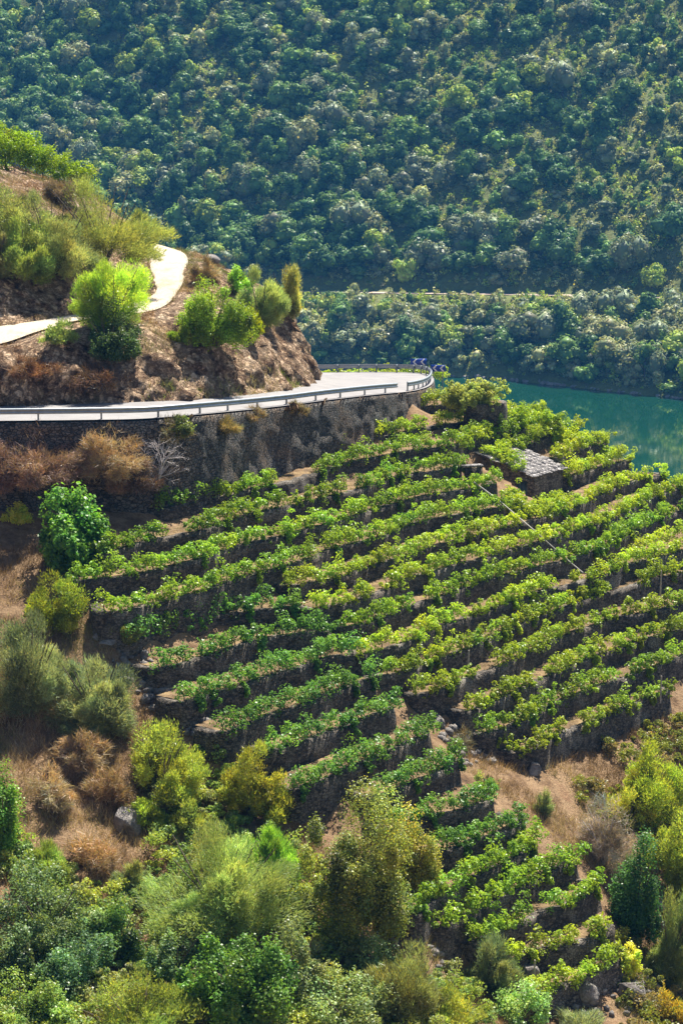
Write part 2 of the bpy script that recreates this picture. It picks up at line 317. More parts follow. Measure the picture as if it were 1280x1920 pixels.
# ------------------------------------------------------------------ ground: heights through the terrace feet and the rest of the slope
WALLBASE = [(-160,957,134),(0,955,134.5),(130,950,135.5),(270,945,136.5),(370,925,140),(463,905,146),(545,872,151.5),(612,845,156),(700,795,163),(770,748,171),(810,738,178)]
A_UVD = WALLBASE + [(0,1050,129),(100,1060,128),(0,1200,121),(120,1180,122),(200,1270,119),(0,1400,112),(150,1400,113),(300,1400,115),(400,1425,114.5),
 (0,1600,103),(200,1600,105),(350,1550,109),(500,1520,112),(600,1560,111.5),(0,1900,92),(300,1900,94),(600,1900,97),(450,1720,102),(700,1720,107),(650,1620,109.5),
 (850,1850,105),(950,1900,105),(1100,1915,110),(1280,1910,111),(1000,1500,121),(1100,1412,132),(1030,1440,128.5),(1190,1370,136.5),(1280,1335,139.5),(1280,1500,129),(1100,1560,122),
 (1180,1650,119),(1280,1700,118),(1200,1800,114.5),(960,1450,123),(850,1400,124.5),(900,1440,122)]
A_XYZ = [(35,190,-47),(52,175,-54),(20,198,-40),(6,206,-38),(60,195,-72),(30,215,-62),(0,232,-60),(-40,262,-48),(-40,310,-88),(0,285,-92),(50,245,-94),(100,185,-94),(105,120,-94),
 (62,120,-66),(62,90,-66),(100,60,-85),(46,140,-54),(0,0,-5),(50,0,-20),(-60,0,-4),(0,30,-19),(0,60,-34),(-60,60,-25),(-70,100,-30),(-70,132,-25),(40,60,-48),(42,90,-53),(-40,160,-27),(-20,172,-29),(-2,188,-32),
 (-110,60,-10),(-110,130,-20),(-110,250,-40),(-110,330,-90),(60,320,-98),(140,250,-98)]
pts = [atD(*p) for p in A_UVD] + [np.array(p, float) for p in A_XYZ]
for (key, *_), P in zip(ROWS, rows3):
    Q, _s = resample(P, 3.0); Q = Q.copy(); Q[:, 2] -= STEP[key]; pts += list(Q)
PA = np.array(pts)
class RBF:
    def __init__(s, P, lam=0.6):
        s.c = P[:, :2]; n = len(P)
        K = np.linalg.norm(s.c[:, None] - s.c[None], axis=2); L = np.hstack([np.ones((n, 1)), s.c])
        A = np.zeros((n + 3, n + 3)); A[:n, :n] = K - lam * np.eye(n) ; A[:n, n:] = L; A[n:, :n] = L.T
        s.w = np.linalg.solve(A, np.r_[P[:, 2], 0, 0, 0])
    def __call__(s, xy):
        out = np.empty(len(xy))
        for i in range(0, len(xy), 8000):
            q = xy[i:i + 8000]; K = np.linalg.norm(q[:, None] - s.c[None], axis=2)
            out[i:i + 8000] = K @ s.w[:-3] + s.w[-3] + q @ s.w[-2:]
        return out
class HF:
    """A height field on a regular grid, with bilinear look-up."""
    def __init__(s, x0, x1, y0, y1, h, f):
        s.xs = np.arange(x0, x1 + h, h); s.ys = np.arange(y0, y1 + h, h); s.h = h; s.x0 = x0; s.y0 = y0
        X, Y = np.meshgrid(s.xs, s.ys, indexing='ij'); s.X, s.Y = X, Y
        s.Z = f(np.stack([X.ravel(), Y.ravel()], 1)).reshape(X.shape)
    def at(s, x, y):
        x = np.asarray(x, float); y = np.asarray(y, float)
        fx = np.clip((x - s.x0) / s.h, 0, len(s.xs) - 1.001); fy = np.clip((y - s.y0) / s.h, 0, len(s.ys) - 1.001)
        i = fx.astype(int); j = fy.astype(int); a = fx - i; b = fy - j
        return (s.Z[i, j] * (1 - a) + s.Z[i + 1, j] * a) * (1 - b) + (s.Z[i, j + 1] * (1 - a) + s.Z[i + 1, j + 1] * a) * b
rbfA = RBF(PA)
_h = atZ(1000, 938, -31.1)[:2]; _a = np.array([0.6, 0.8]); _b2 = np.array([-0.8, 0.6])
def fA(xy):
    z = rbfA(xy); p = np.c_[xy, z]
    z = z + 0.16 * fbm(p, 2.2, 3) + 0.2 * fbm(p, 6, 2)
    q = xy - _h; s_ = q @ _a; t_ = q @ _b2                                   # level yard cut into the slope for the hut
    return np.where((s_ > -2.3) & (s_ < 4.4) & (t_ > -1.6) & (t_ < 4.9), np.minimum(z, -31.2 + np.clip(t_ - 2.6, 0, 3) * 0.25), z)
HA = HF(-90, 75, 66, 215, 0.5, fA)

# road edges (u, v, D) -> world
OUT_NEAR = [(-420,795,135),(-160,792,134.5),(0,790,135),(140,788.5,135.6),(270,786,136.7),(370,778,140),(463,769,146),(545,760,151.5),(612,751,156),(700,741,163),(770,734,171),(803,725,178)]
OUT_NEAR = [atD(*p) for p in OUT_NEAR]
OUT_FAR = [atD(813,713,184.5), atD(806,704,190.5), atD(780,699.5,194.5), atD(720,698,196.2), atD(660,698,197), atD(570,698,198.5), np.array([-12,203,-25.4]), np.array([-30,220,-26]), np.array([-62,245,-27]), np.array([-120,275,-28])]
INN = [(-420,770,143.5),(-160,768,143),(0,763,143.2),(150,758,144.2),(300,753,146.2),(400,747,149.8),(500,737,156),(560,726,162.5),(584,714,171),(588,707.5,178.5),(572,704.5,184.5)]
INN = [atD(*p) for p in INN] + [np.array([-9,192,-25.2]), np.array([-25,210,-25.8]), np.array([-60,235,-26.8]), np.array([-118,266,-27.8])]
OUT = OUT_NEAR + OUT_FAR
TR_O = [(-420,668,149),(-100,660,147.5),(0,645,148.5),(70,622,151),(140,602,154.5),(220,592,158),(300,578,162.5),(335,545,167.5),(352,500,175),(346,476,180.5),(312,463,185),(270,452,190)]
TR_I = [(-420,640,154),(-100,628,152),(0,612,152.5),(70,602,154.5),(150,588,158),(220,575,162),(288,552,167),(285,515,173),(272,470,181),(255,455,187),(235,448,191)]
TR_O = [atD(*p) for p in TR_O]; TR_I = [atD(*p) for p in TR_I]
C_UVD = [(-100,700,143.9),(0,690,144.0),(100,690,145.1),(200,680,147),(300,670,148.8),(0,658,144.8),(100,645,146.3),(200,625,149.5),(270,612,152.5),(300,602,154),(340,610,154.5),(400,655,153.2),(400,575,160),(450,655,156.8),(450,560,168.5),
 (500,645,160.2),(500,565,172),(540,640,164.8),(552,600,173.5),(550,602,178),(535,595,180.5),(400,520,172),
 (0,560,155.5),(100,555,158.5),(0,480,159.5),(100,470,163),(200,510,167.5),(240,470,175.5),(0,400,164),(100,390,169),(200,420,176),(0,335,173),(80,340,177),(150,372,181),(230,412,185),
 (400,497,178),(382,487,182.5),(450,522,178),(500,548,177.5),(522,562,180.5),(-160,560,155),(-160,440,162)]
C_XYZ = [(-30.5,183,-5.0),(-22,188,-8.0),(-30,203,-10),(-62,182,0),(-62,162,-6),(-62,152,-14),(-62,200,-5),(-25,205,-18),(-100,150,-14),(-100,165,-5),(-100,220,-8),(-60,220,-18)]
PCc = [atD(*p) for p in C_UVD] + [np.array(p, float) for p in C_XYZ]
for L, off in ((OUT, -0.12), (INN, -0.05), (TR_O, -0.05), (TR_I, -0.05)):
    Q, _s = resample(np.array(L), 2.0); Q = Q.copy(); Q[:, 2] += off; PCc += list(Q)
rbfC = RBF(np.array(PCc), 0.15)
def inpoly(poly, x, y):
    x = np.asarray(x); y = np.asarray(y); r = np.zeros(x.shape, bool); n = len(poly)
    for i in range(n):
        x0, y0 = poly[i][:2]; x1, y1 = poly[(i + 1) % n][:2]
        c = ((y0 > y) != (y1 > y)) & (x < (x1 - x0) * (y - y0) / (y1 - y0 + 1e-12) + x0); r ^= c
    return r
outR, _s = resample(np.array(OUT), 0.5); innR, _s = resample(np.array(INN), 0.5)
troR, _s = resample(np.array(TR_O), 0.5); triR, _s = resample(np.array(TR_I), 0.5)
POLY_UP = [tuple(p[:2]) for p in outR]
ROADP = [tuple(p[:2]) for p in outR] + [tuple(p[:2]) for p in innR[::-1]]
TRACKP = [tuple(p[:2]) for p in troR] + [tuple(p[:2]) for p in triR[::-1]]
def fC(xy):
    z = rbfC(xy); p = np.c_[xy, z]
    calm = inpoly(ROADP, xy[:, 0], xy[:, 1]) | inpoly(TRACKP, xy[:, 0], xy[:, 1])
    amp = np.where(calm, 0.0, 1.0)
    d = 0.6 * fbm(p * np.array([1, 1, 0.6]), 2.6, 3) + 0.35 * fbm(p, 1.0, 2)
    z = z + amp * np.where(d > 0, d, d * 0.5)
    return np.where(calm, z - 0.12, z)
HC = HF(-62, 8, 134, 204, 0.25, fC)

def structure(o): o["kind"] = "structure"; return o
V = np.stack([HA.X.ravel(), HA.Y.ravel(), HA.Z.ravel()], 1); FA = gridfaces(*HA.X.shape)
cen = V[FA].mean(1); keep = ~inpoly(POLY_UP, cen[:, 0], cen[:, 1])
structure(mesh("vineyard_slope", V, FA[keep], M_GROUND, smooth=True))
# the wider ground, coarse, meeting the slope from below
HW = HF(-340, 340, -40, 340, 6.0, lambda xy: rbfA(np.c_[np.clip(xy[:, 0], -110, 110), xy[:, 1]]) - np.clip(np.abs(xy[:, 0]) - 110, 0, 300) * 0.15 - 1.0)
V = np.stack([HW.X.ravel(), HW.Y.ravel(), HW.Z.ravel()], 1); FW = gridfaces(*HW.X.shape); cen = V[FW].mean(1)
keep = ~((cen[:, 0] > -84) & (cen[:, 0] < 69) & (cen[:, 1] > 72) & (cen[:, 1] < 209))
structure(mesh("valley_side", V, FW[keep], M_GROUND, smooth=True))
V = np.stack([HC.X.ravel(), HC.Y.ravel(), HC.Z.ravel()], 1); FC_ = gridfaces(*HC.X.shape); cen = V[FC_].mean(1)
keep = inpoly(POLY_UP, cen[:, 0], cen[:, 1])
# break the cut bank up sideways as well, so that its face reads as rock
gx, gy = np.gradient(HC.Z, HC.h); steep = np.clip((np.hypot(gx, gy) - 0.7) / 0.8, 0, 1).ravel()
nn = fbm(V * np.array([1, 1, 0.45]), 1.6, 3) + 0.6 * (0.35 - np.abs(fbm((V @ np.array([[0.8, 0, 0.5], [0, 1, 0], [-0.9, 0, 0.75]])) * np.array([1, 1, 0.35]), 1.1, 3)) * 1.6)
g2 = np.stack([gx.ravel(), gy.ravel()], 1); g2 /= np.linalg.norm(g2, axis=1)[:, None] + 1e-6
V[:, :2] -= g2 * (steep * nn * 1.35)[:, None]
structure(mesh("road_cut_bank", V, FC_[keep], M_BANK))
def strip(name, A, B, mat, lift, nv=5):
    n = 260
    a = np.stack([np.interp(np.linspace(0, 1, n), np.linspace(0, 1, len(A)), A[:, k]) for k in range(3)], 1)
    b = np.stack([np.interp(np.linspace(0, 1, n), np.linspace(0, 1, len(B)), B[:, k]) for k in range(3)], 1)
    t = np.linspace(0, 1, nv)[None, :, None]; V = a[:, None] * (1 - t) + b[:, None] * t; V[..., 2] += lift
    return structure(mesh(name, V.reshape(-1, 3), gridfaces(n, nv), mat, smooth=True))
def matched(A, B):
    """Pair two edges so that a strip between them does not shear: by key points, not by length."""
    A = np.array(A); B = np.array(B); out = []
    for L in (A, B):
        seg = []
        for i in range(len(L) - 1):
            for t in np.linspace(0, 1, 8, endpoint=False): seg.append(L[i] * (1 - t) + L[i + 1] * t)
        seg.append(L[-1]); out.append(np.array(seg))
    return out
strip("road", *[resample(np.array(L), 0.5)[0] for L in (OUT, INN)], M_ROAD, 0.03)
strip("dirt_track", *[resample(np.array(L), 0.5)[0] for L in (TR_O, TR_I)], M_TRACK, 0.02)

def ground(x, y):
    up = inpoly(POLY_UP, np.asarray(x), np.asarray(y))
    return np.where(up, HC.at(x, y), HA.at(x, y))
def hit(u, v, y0=85, y1=212):
    """Where the line of sight through a photo pixel meets the near ground."""
    d = ray(u, v); ys = np.arange(y0, y1, 0.15); P = d[None] * (ys / d[1])[:, None]
    g = ground(P[:, 0], P[:, 1]); k = np.argmax(P[:, 2] <= g)
    if not (P[:, 2] <= g).any(): k = len(ys) - 1
    return np.array([P[k, 0], P[k, 1], g[k]])

# ------------------------------------------------------------------ river and the slope across it
def water():
    V = [(-600, 60, -85), (700, 60, -85), (700, 1000, -85), (-600, 1000, -85)]
    structure(mesh("river", V, np.array([(0, 1, 2, 3)]), M_WATER))
water()
SX = [-420,-300,-120,-7,49,100,150,220,320]; SY = [740,722,690,668,650,604,566,520,470]
RX = [-420,-300,-100,0,60,110,200,320]; RY = [800,772,738,712,695,676,646,606]
def farz(x, y):
    x = np.asarray(x, float); y = np.asarray(y, float)
    s = np.interp(x, SX, SY); r = np.interp(x, RX, RY); t = (y - s) / (r - 4 - s)
    zr = -63.0 + 0.012 * x
    zb = np.where(t < 0, -85 + (y - s) * 0.5, -85 + (zr + 85) * np.clip(t, 0, 1) ** 0.75)
    e = y - r
    p = np.stack([x, y, np.zeros_like(x)], -1)
    up = np.where(e < 4, 0, np.where(e < 8, (e - 4) * 1.1, 4.4 + (e - 8) * 0.70))
    k = np.clip((e - 10) / 60, 0, 1)
    rav = fbm(np.stack([x * 0.9 + y * 0.45, (y - x * 0.2) * 0.35, np.zeros_like(x)], -1), 46, 3)
    up = up + k * (9 * rav + 2.5 * fbm(p, 20, 2))
    return np.where(e < -4, zb, zr + up) + np.where(np.abs(e) < 4, 0, 0.5 * fbm(p, 8, 2))
HFAR = HF(-330, 330, 440, 1010, 3.0, lambda xy: farz(xy[:, 0], xy[:, 1]))
V = np.stack([HFAR.X.ravel(), HFAR.Y.ravel(), HFAR.Z.ravel()], 1); FF = gridfaces(*HFAR.X.shape)
keep = V[FF][:, :, 2].max(1) > -92
structure(mesh("far_hillside", V, FF[keep], M_FARHILL, smooth=True))
xs = np.linspace(-320, 320, 160); Q = np.stack([np.stack([xs, np.interp(xs, RX, RY) + o, -63.0 + 0.012 * xs + 0.12], 1) for o in (-3.4, 0, 3.4)], 1)
structure(mesh("far_road", Q.reshape(-1, 3), gridfaces(160, 3), M_FARROAD, smooth=True))

# ------------------------------------------------------------------ foliage
def unit(n, rng): 
    d = rng.normal(size=(n, 3)); return d / np.linalg.norm(d, axis=1)[:, None]
def leafquads(P, Nn, size, rng, aspect=1.0, fold=True):
    n = len(P); Nn = Nn / (np.linalg.norm(Nn, axis=1)[:, None] + 1e-9)
    t = np.cross(Nn, unit(n, rng)); t /= np.linalg.norm(t, axis=1)[:, None] + 1e-9; b = np.cross(Nn, t)
    s = np.broadcast_to(size, (n,))[:, None] * 0.5; a = s * aspect
    V = np.stack([P - t * s, P - b * a * 0.9 + Nn * s * 0.25, P + t * s, P + b * a * 0.9 + Nn * s * 0.25], 1).reshape(-1, 3)
    return V, np.arange(4 * n).reshape(n, 4)
def blades(P, Dn, length, width, rng):
    n = len(P); Dn = Dn / (np.linalg.norm(Dn, axis=1)[:, None] + 1e-9)
    s = np.cross(Dn, unit(n, rng)); s /= np.linalg.norm(s, axis=1)[:, None] + 1e-9
    L = np.broadcast_to(length, (n,))[:, None]; W = np.broadcast_to(width, (n,))[:, None] * 0.5
    V = np.stack([P - s * W, P + s * W, P + Dn * L], 1).reshape(-1, 3)
    return V, np.arange(3 * n).reshape(n, 3)
def tint(n, base, rng, var=0.28, yellow=0.0):
    c = np.array(base)[None] * (1 + var * (rng.random((n, 1)) * 2 - 1))
    c = c * (1 + 0.10 * (rng.random((n, 3)) * 2 - 1))
    if yellow:
        k = rng.random(n) < yellow; c[k] = c[k] * np.array([1.4, 1.2, 0.7])
    return np.clip(c, 0.003, 0.9)
def crown_lumps(wx, wy, h, rng, n=14, z0=0.25, rr=0.3):
    """Sub-crowns filling an uneven ellipsoid of width wx, wy and height h standing on z = 0."""
    C = []; 
    for i in range(n):
        d = rng.normal(size=3); d /= np.linalg.norm(d); r = (0.45 + 0.45 * rng.random())
        z = z0 + (1 - z0) * 0.5 * (1 + d[2] * r)
        C.append((d[0] * wx * 0.5 * r * 0.95, d[1] * wy * 0.5 * r * 0.95, h * z * 0.9))
    rad = (rr * (0.45 + 1.0 * rng.random(n) ** 1.3))[:, None] * np.array([[wx, wy, h]]) * 0.62 * (0.8 + 0.4 * rng.random((n, 3)))
    return np.array(C), rad
def lump_leaves(C, rad, per, rng, shell=0.55, up=0.25):
    k = np.repeat(np.arange(len(C)), per); n = len(k); d = unit(n, rng); d[:, 2] += up; d /= np.linalg.norm(d, axis=1)[:, None]
    r = shell + (1.08 - shell) * rng.random(n) ** 0.6
    P = C[k] + d * r[:, None] * rad[k]
    return P, d * 0.75 + unit(n, rng) * 0.75

# ------------------------------------------------------------------ terraces: walls, soil, vines
trunk_meshes = []
for q in range(3):
    rng = np.random.default_rng(q + 40); mb = MB(); h = 0.55
    p = [np.array([0, 0, -0.15])]
    for i in range(4): p.append(p[-1] + np.array([rng.normal() * 0.05, rng.normal() * 0.05, 0.19]))
    mb.tube(p, [0.05, 0.045, 0.04, 0.035, 0.03], 6)
    for s in (-1, 1): mb.tube([p[-1], p[-1] + np.array([0.18 * s, 0.05, 0.12]), p[-1] + np.array([0.38 * s, 0.02, 0.16])], [0.028, 0.02, 0.012], 5)
    o = mb.build("trunk", M_BARK); trunk_meshes.append(o.data); bpy.data.objects.remove(o)

def wall_mesh(P, h, thick, rng, base_drop=0.7, batter=0.12):
    """A dry-stone wall under the edge P: front face, uneven coping, back, ends. P runs with uphill on its left."""
    nrm, tng = normals2(P); n = len(P); s = np.arange(n)
    top = P[:, 2] + 0.05 + 0.09 * vnoise(np.c_[P[:, :2] * 3, s * 0], 1.0)
    hh = np.broadcast_to(h, (n,)) + base_drop
    prof = []
    nv = 7
    for j in range(nv):
        t = j / (nv - 1); z = top - hh * (1 - t)
        off = -batter * (1 - t) * hh
        q = np.c_[P[:, 0] + nrm[:, 0] * off, P[:, 1] + nrm[:, 1] * off, z]
        dsp = 0.11 * fbm(q, 0.5, 2) + 0.1 * vnoise(q, 1.7)
        q[:, :2] -= nrm * dsp[:, None]; prof.append(q)
    q = np.c_[P[:, 0] + nrm[:, 0] * thick, P[:, 1] + nrm[:, 1] * thick, top - 0.02]; prof.append(q)
    q = q.copy(); q[:, 2] = prof[0][:, 2]; prof.append(q)
    V = np.stack(prof, 1); m = V.shape[1]; Fq = gridfaces(n, m)[:, ::-1]
    bot = np.array([[i * m + m - 1, (i + 1) * m + m - 1, (i + 1) * m, i * m] for i in range(n - 1)])
    V2 = V.reshape(-1, 3)
    ends = []
    for i, rev in ((0, False), (n - 1, True)):
        idx = [i * m + j for j in range(m)]
        for j in range(1, m - 1): ends.append((idx[0], idx[j], idx[j + 1]) if not rev else (idx[0], idx[j + 1], idx[j]))
    return V2, [np.vstack([Fq, bot]), np.array(ends)]

def vine_plants(P, nrm, tng, dens, color, rng, far):
    """Leaves of one row: sub-crowns per plant, strung along the edge, with free shoots."""
    C = []; Rr = []
    for p, nv_, t in zip(P, nrm, tng):
        k = 9; sz = dens * rng.uniform(0.65, 1.4)
        for i in range(k):
            a = (i - 4) * 0.125 + rng.normal() * 0.1; b = rng.normal() * 0.22 * dens - 0.2
            C.append((p[0] + t[0] * a + nv_[0] * b, p[1] + t[1] * a + nv_[1] * b, p[2] + 0.52 * sz + rng.normal() * 0.27))
            Rr.append((0.28 * sz, 0.28 * sz, 0.27 * sz * (0.8 + 0.5 * rng.random())))
    for p, nv_, t in zip(P, nrm, tng):                     # canes that fall over the wall
        if rng.random() < 0.12:
            a = rng.normal() * 0.3
            for q in range(k): C.append((p[0] + t[0] * a - nv_[0] * (0.5 + 0.02 * q) + rng.normal() * 0.1, p[1] + t[1] * a - nv_[1] * (0.5 + 0.02 * q) + rng.normal() * 0.1, p[2] + 0.25 - 0.085 * q * dens)); Rr.append((0.15, 0.15, 0.15))
    C = np.array(C); Rr = np.array(Rr) * (0.75 + 0.5 * rng.random((len(C), 1)))
    per = 36
    Pp, Nn = lump_leaves(C, Rr, per, rng, 0.45, 0.3); pl = np.repeat(np.arange(len(C) // k) % len(P), k * per)
    pt_ = 1 + 0.16 * rng.normal(size=(len(P), 1)); pw = 0.08 * rng.normal(size=(len(P), 1)); pt_ = np.clip(np.hstack([pt_ * (1 + pw), pt_, pt_ * (1 - pw)]), 0.5, 1.6)
    # shoots
    sh = rng.random(len(P)) < 0.8; S = []; SN = []
    for p, t in zip(P[sh], tng[sh]):
        for q in range(3):
            a = rng.uniform(-0.5, 0.5); d = np.array([rng.normal() * 0.5, rng.normal() * 0.5, 1.0]); d /= np.linalg.norm(d); L = rng.uniform(0.25, 0.75)
            for s in np.linspace(0.2, 1, 8):
                S.append((p[0] + t[0] * a + d[0] * L * s, p[1] + t[1] * a + d[1] * L * s, p[2] + 0.62 * dens + d[2] * L * s - 0.25 * s * s * L)); SN.append(d + rng.normal(size=3))
    if S: pl = np.r_[pl, np.repeat(np.arange(len(P))[sh], 24)]; Pp = np.vstack([Pp, np.array(S) + rng.normal(size=(len(S), 3)) * 0.035]); Nn = np.vstack([Nn, SN])
    V, Q = leafquads(Pp, Nn + np.array([0.1, 0.2, 0.5]), 0.105 + 0.08 * rng.random(len(Pp)), rng)
    pc = np.array(color)[None] * np.ones((len(Pp), 1))
    # patches of paler or darker vines along the row
    nz = fbm(Pp, 3.0, 2)[:, None]; pc = pc * (1 + 0.22 * nz) + np.array([0.03, 0.02, 0.0]) * np.clip(nz, 0, 1)
    c = pc * pt_[pl] * tint(len(Pp), (1, 1, 1), rng, 0.25) ; k = rng.random(len(Pp)) < 0.1; c[k] *= np.array([1.3, 1.2, 0.8])
    return V, Q, np.clip(c, 0.004, 0.7)

NT = 0
for ri, ((key, upts, color, dens, gaps, lab), P0) in enumerate(zip(ROWS, rows3)):
    rng = np.random.default_rng(100 + ri)
    P, s = resample(P0, 0.4); P[:, 2] = Z[key]
    nrm, tng = normals2(P)
    Pw_ = P; ue, _v = project(P[[0, -1]])
    a0 = [P[0] - np.r_[tng[0], 0] * q * 0.5 + np.r_[nrm[0], 0] * w for q, w in ((0.9, 2.2), (1.0, 1.5), (0.95, 0.8), (0.6, 0.25))]
    a1 = [P[-1] + np.r_[tng[-1], 0] * q * 0.5 + np.r_[nrm[-1], 0] * w for q, w in ((0.6, 0.25), (0.95, 0.8), (1.0, 1.5), (0.9, 2.2))]
    Pw_ = np.vstack([a0, P] + ([a1] if ue[1] < 1275 else [])); nw_, _t = normals2(Pw_)
    base = HA.at(Pw_[:, 0] - nw_[:, 0] * 0.3, Pw_[:, 1] - nw_[:, 1] * 0.3); h = np.clip(Pw_[:, 2] - base, 0.5, 2.6)
    cat_w = lab.replace("vine row", "vine row")
    Vw, Fw = wall_mesh(Pw_, h, 0.5, rng)
    tag(mesh("terrace_wall", Vw, Fw, M_WALL), "wall under the " + lab.split(",")[0], "stone wall", "dry stone terrace walls of the vineyard", "thing")
    # soil behind the wall
    ws = np.array([0.42, 1.0, 1.7, 2.6]); So = P[:, None, :2] + nrm[:, None] * ws[None, :, None]
    zz = P[:, None, 2] + 0.02 + 0.05 * fbm(np.concatenate([So, np.zeros((*So.shape[:2], 1))], 2), 0.8, 2) + 0.0 * ws[None]
    structure(mesh("terrace_soil", np.concatenate([So, zz[..., None]], 2).reshape(-1, 3), gridfaces(len(P), 4)[:, ::-1], M_TERR, smooth=True))
    # plants every metre or so
    Pp, sp = resample(P0, 0.95); Pp[:, 2] = Z[key]; pn, pt = normals2(Pp)
    Pp[:, :2] += pn * 0.38 + RNG.normal(size=(len(Pp), 2)) * 0.06
    uu, _v = project(Pp); ok = np.ones(len(Pp), bool)
    for a, b in gaps: ok &= ~((uu > a) & (uu < b))
    ok &= rng.random(len(Pp)) > 0.04
    Pp, pn, pt = Pp[ok], pn[ok], pt[ok]
    e = empty("vine_row", Pp[len(Pp) // 2], lab, "vine row", "vine rows on the terraces")
    off = np.array(e.location)
    V, Q, c = vine_plants(Pp, pn, pt, dens, color, rng, False)
    mesh("foliage", V - off, Q, LEAF, e, c)
    uu, vv = project(Pp)
    for i, p in enumerate(Pp):
        if uu[i] > 1300 or i % 2: continue
        t = bpy.data.objects.new("trunk", trunk_meshes[i % 3]); COL.objects.link(t); t.parent = e
        t.location = tuple(p - off); t.rotation_euler = (0, 0, math.atan2(pt[i][1], pt[i][0])); NT += 1

# ------------------------------------------------------------------ the road's retaining wall, guardrails, chevron boards
wb = np.array([atD(*p) for p in [(-420,957,135)] + WALLBASE]); 
outn = np.array(OUT_NEAR + OUT_FAR[:4]); Pw, s = resample(outn, 0.45); Pw = Pw.copy(); Pw[:, 2] -= 0.10
nr, tg = normals2(Pw); Pw[:, :2] -= nr * 0.05
hb = Pw[:, 2] - HA.at(Pw[:, 0] - nr[:, 0] * 0.9, Pw[:, 1] - nr[:, 1] * 0.9); hb = np.clip(hb, 0.8, 9)
def big_wall(P, h, thick):
    nrm, tng = normals2(P); n = len(P); nv = 16; prof = []
    for j in range(nv):
        t = j / (nv - 1); z = P[:, 2] - (h + 0.6) * (1 - t); off = -0.10 * (1 - t) * h
        q = np.c_[P[:, 0] + nrm[:, 0] * off, P[:, 1] + nrm[:, 1] * off, z]
        d = 0.26 * fbm(q, 0.7, 2) + 0.1 * fbm(q, 3.5, 2); q[:, :2] -= nrm * np.clip(d * (1 - t ** 4), -0.1, 0.5)[:, None]; prof.append(q)
    q = np.c_[P[:, :2] + nrm * thick, P[:, 2]]; prof.append(q); q = q.copy(); q[:, 2] -= 1.2; prof.append(q)
    V = np.stack(prof, 1); return V.reshape(-1, 3), gridfaces(n, len(prof))[:, ::-1]
V, Q = big_wall(Pw, hb, 0.6)
tag(mesh("road_retaining_wall", V, Q, M_RETAIN), "tall dark stone retaining wall that carries the road above the vines", "retaining wall", None, "thing")

def guardrail(path, post_every, label, first=0.0):
    P, s = resample(path, 0.35); nr, tg = normals2(P); P[:, :2] += nr * 0.25
    e = empty("guardrail", P[len(P) // 2], label, "guardrail", "steel guardrails along the road"); off = np.array(e.location)
    prof = [(-0.02, 0.42), (-0.09, 0.48), (-0.09, 0.55), (-0.02, 0.60), (-0.02, 0.64), (-0.09, 0.69), (-0.09, 0.76), (-0.02, 0.82), (0.01, 0.82), (-0.05, 0.75), (-0.05, 0.70), (0.01, 0.65), (0.01, 0.59), (-0.05, 0.54), (-0.05, 0.49), (0.01, 0.42)]
    V = np.stack([np.c_[P[:, :2] + nr * (a + 0.0), P[:, 2] + z] for a, z in prof], 1); n, m = len(P), len(prof)
    Q = [(i * m + k, i * m + (k + 1) % m, (i + 1) * m + (k + 1) % m, (i + 1) * m + k) for i in range(n - 1) for k in range(m)]
    mesh("rail_beam", V.reshape(-1, 3) - off, np.array(Q), M_STEEL, e)
    a = first
    while a < s[-1]:
        i = int(np.argmin(abs(s - a))); mb = MB()
        mb.box((P[i, 0] + nr[i, 0] * 0.09, P[i, 1] + nr[i, 1] * 0.09, P[i, 2] + 0.36) - off, 0.12, 0.10, 0.92, (*tg[i], 0))
        mb.box((P[i, 0] + nr[i, 0] * 0.03, P[i, 1] + nr[i, 1] * 0.03, P[i, 2] + 0.62) - off, 0.10, 0.10, 0.22, (*tg[i], 0))
        mb.build("post", M_POST, e); a += post_every
    return e
near = np.array(OUT_NEAR); nn_, _s = resample(near, 0.3); uu, vv = project(nn_)
guardrail(nn_[uu <= 752][::4], 4.1, "long steel guardrail along the near road edge above the stone wall", 1.2)
far = np.array(OUT); ff, _s = resample(far, 0.3); uu, vv = project(ff); i0 = int(np.argmax(uu > 768)); i1 = i0 + int(np.argmax(ff[i0:, 0] < -25))
guardrail(ff[i0:i1:4], 2.0, "steel guardrail curling round the outside of the road bend", 0.3)

def chevron(c, wd, ht, yaw, label, npost):
    e = empty("chevron_board", c, label, "road sign", "chevron boards at the bend")
    ax = np.array([math.cos(yaw), math.sin(yaw), 0]); ay = np.array([-ax[1], ax[0], 0])          # ay points away from the camera
    mb = MB(); mb.box((0, 0, 0), wd, 0.04, ht, ax); mb.build("panel", M_BLUE, e)
    for k in (-1, 1):
        mb = MB(); cx = k * wd * 0.24 - 0.02
        for s in (1, -1):                                                                          # two bars of one arrow pointing left
            a = np.array([cx - 0.16, 0]); b = np.array([cx + 0.12, s * ht * 0.47]); wv = 0.17
            q = [(a[0], 0), (a[0] + wv, 0), (b[0] + wv, b[1]), (b[0], b[1])]
            V = [ax * x + np.array([0, 0, z]) - ay * 0.026 for x, z in q] + [ax * x + np.array([0, 0, z]) - ay * 0.021 for x, z in q]
            mb.add(V, [(0, 1, 2, 3), (7, 6, 5, 4), (0, 4, 5, 1), (1, 5, 6, 2), (2, 6, 7, 3), (3, 7, 4, 0)])
        mb.build("chevron", M_WHITE, e)
    for p in npost:
        mb = MB(); q = ax * p + ay * 0.06; mb.tube([q + np.array([0, 0, -2.0]), q + np.array([0, 0, ht * 0.45])], 0.045, 8); mb.build("post", M_POST, e)
chevron(atD(784, 678.5, 195.6), 1.55, 0.62, R(4), "blue board with two white left arrows, farther one behind the rail", (-0.5, 0.5))
chevron(atD(821, 690.5, 187.2), 1.35, 0.62, R(-14), "blue board with two white left arrows, nearer one at the wall end", (-0.45, 0.42))

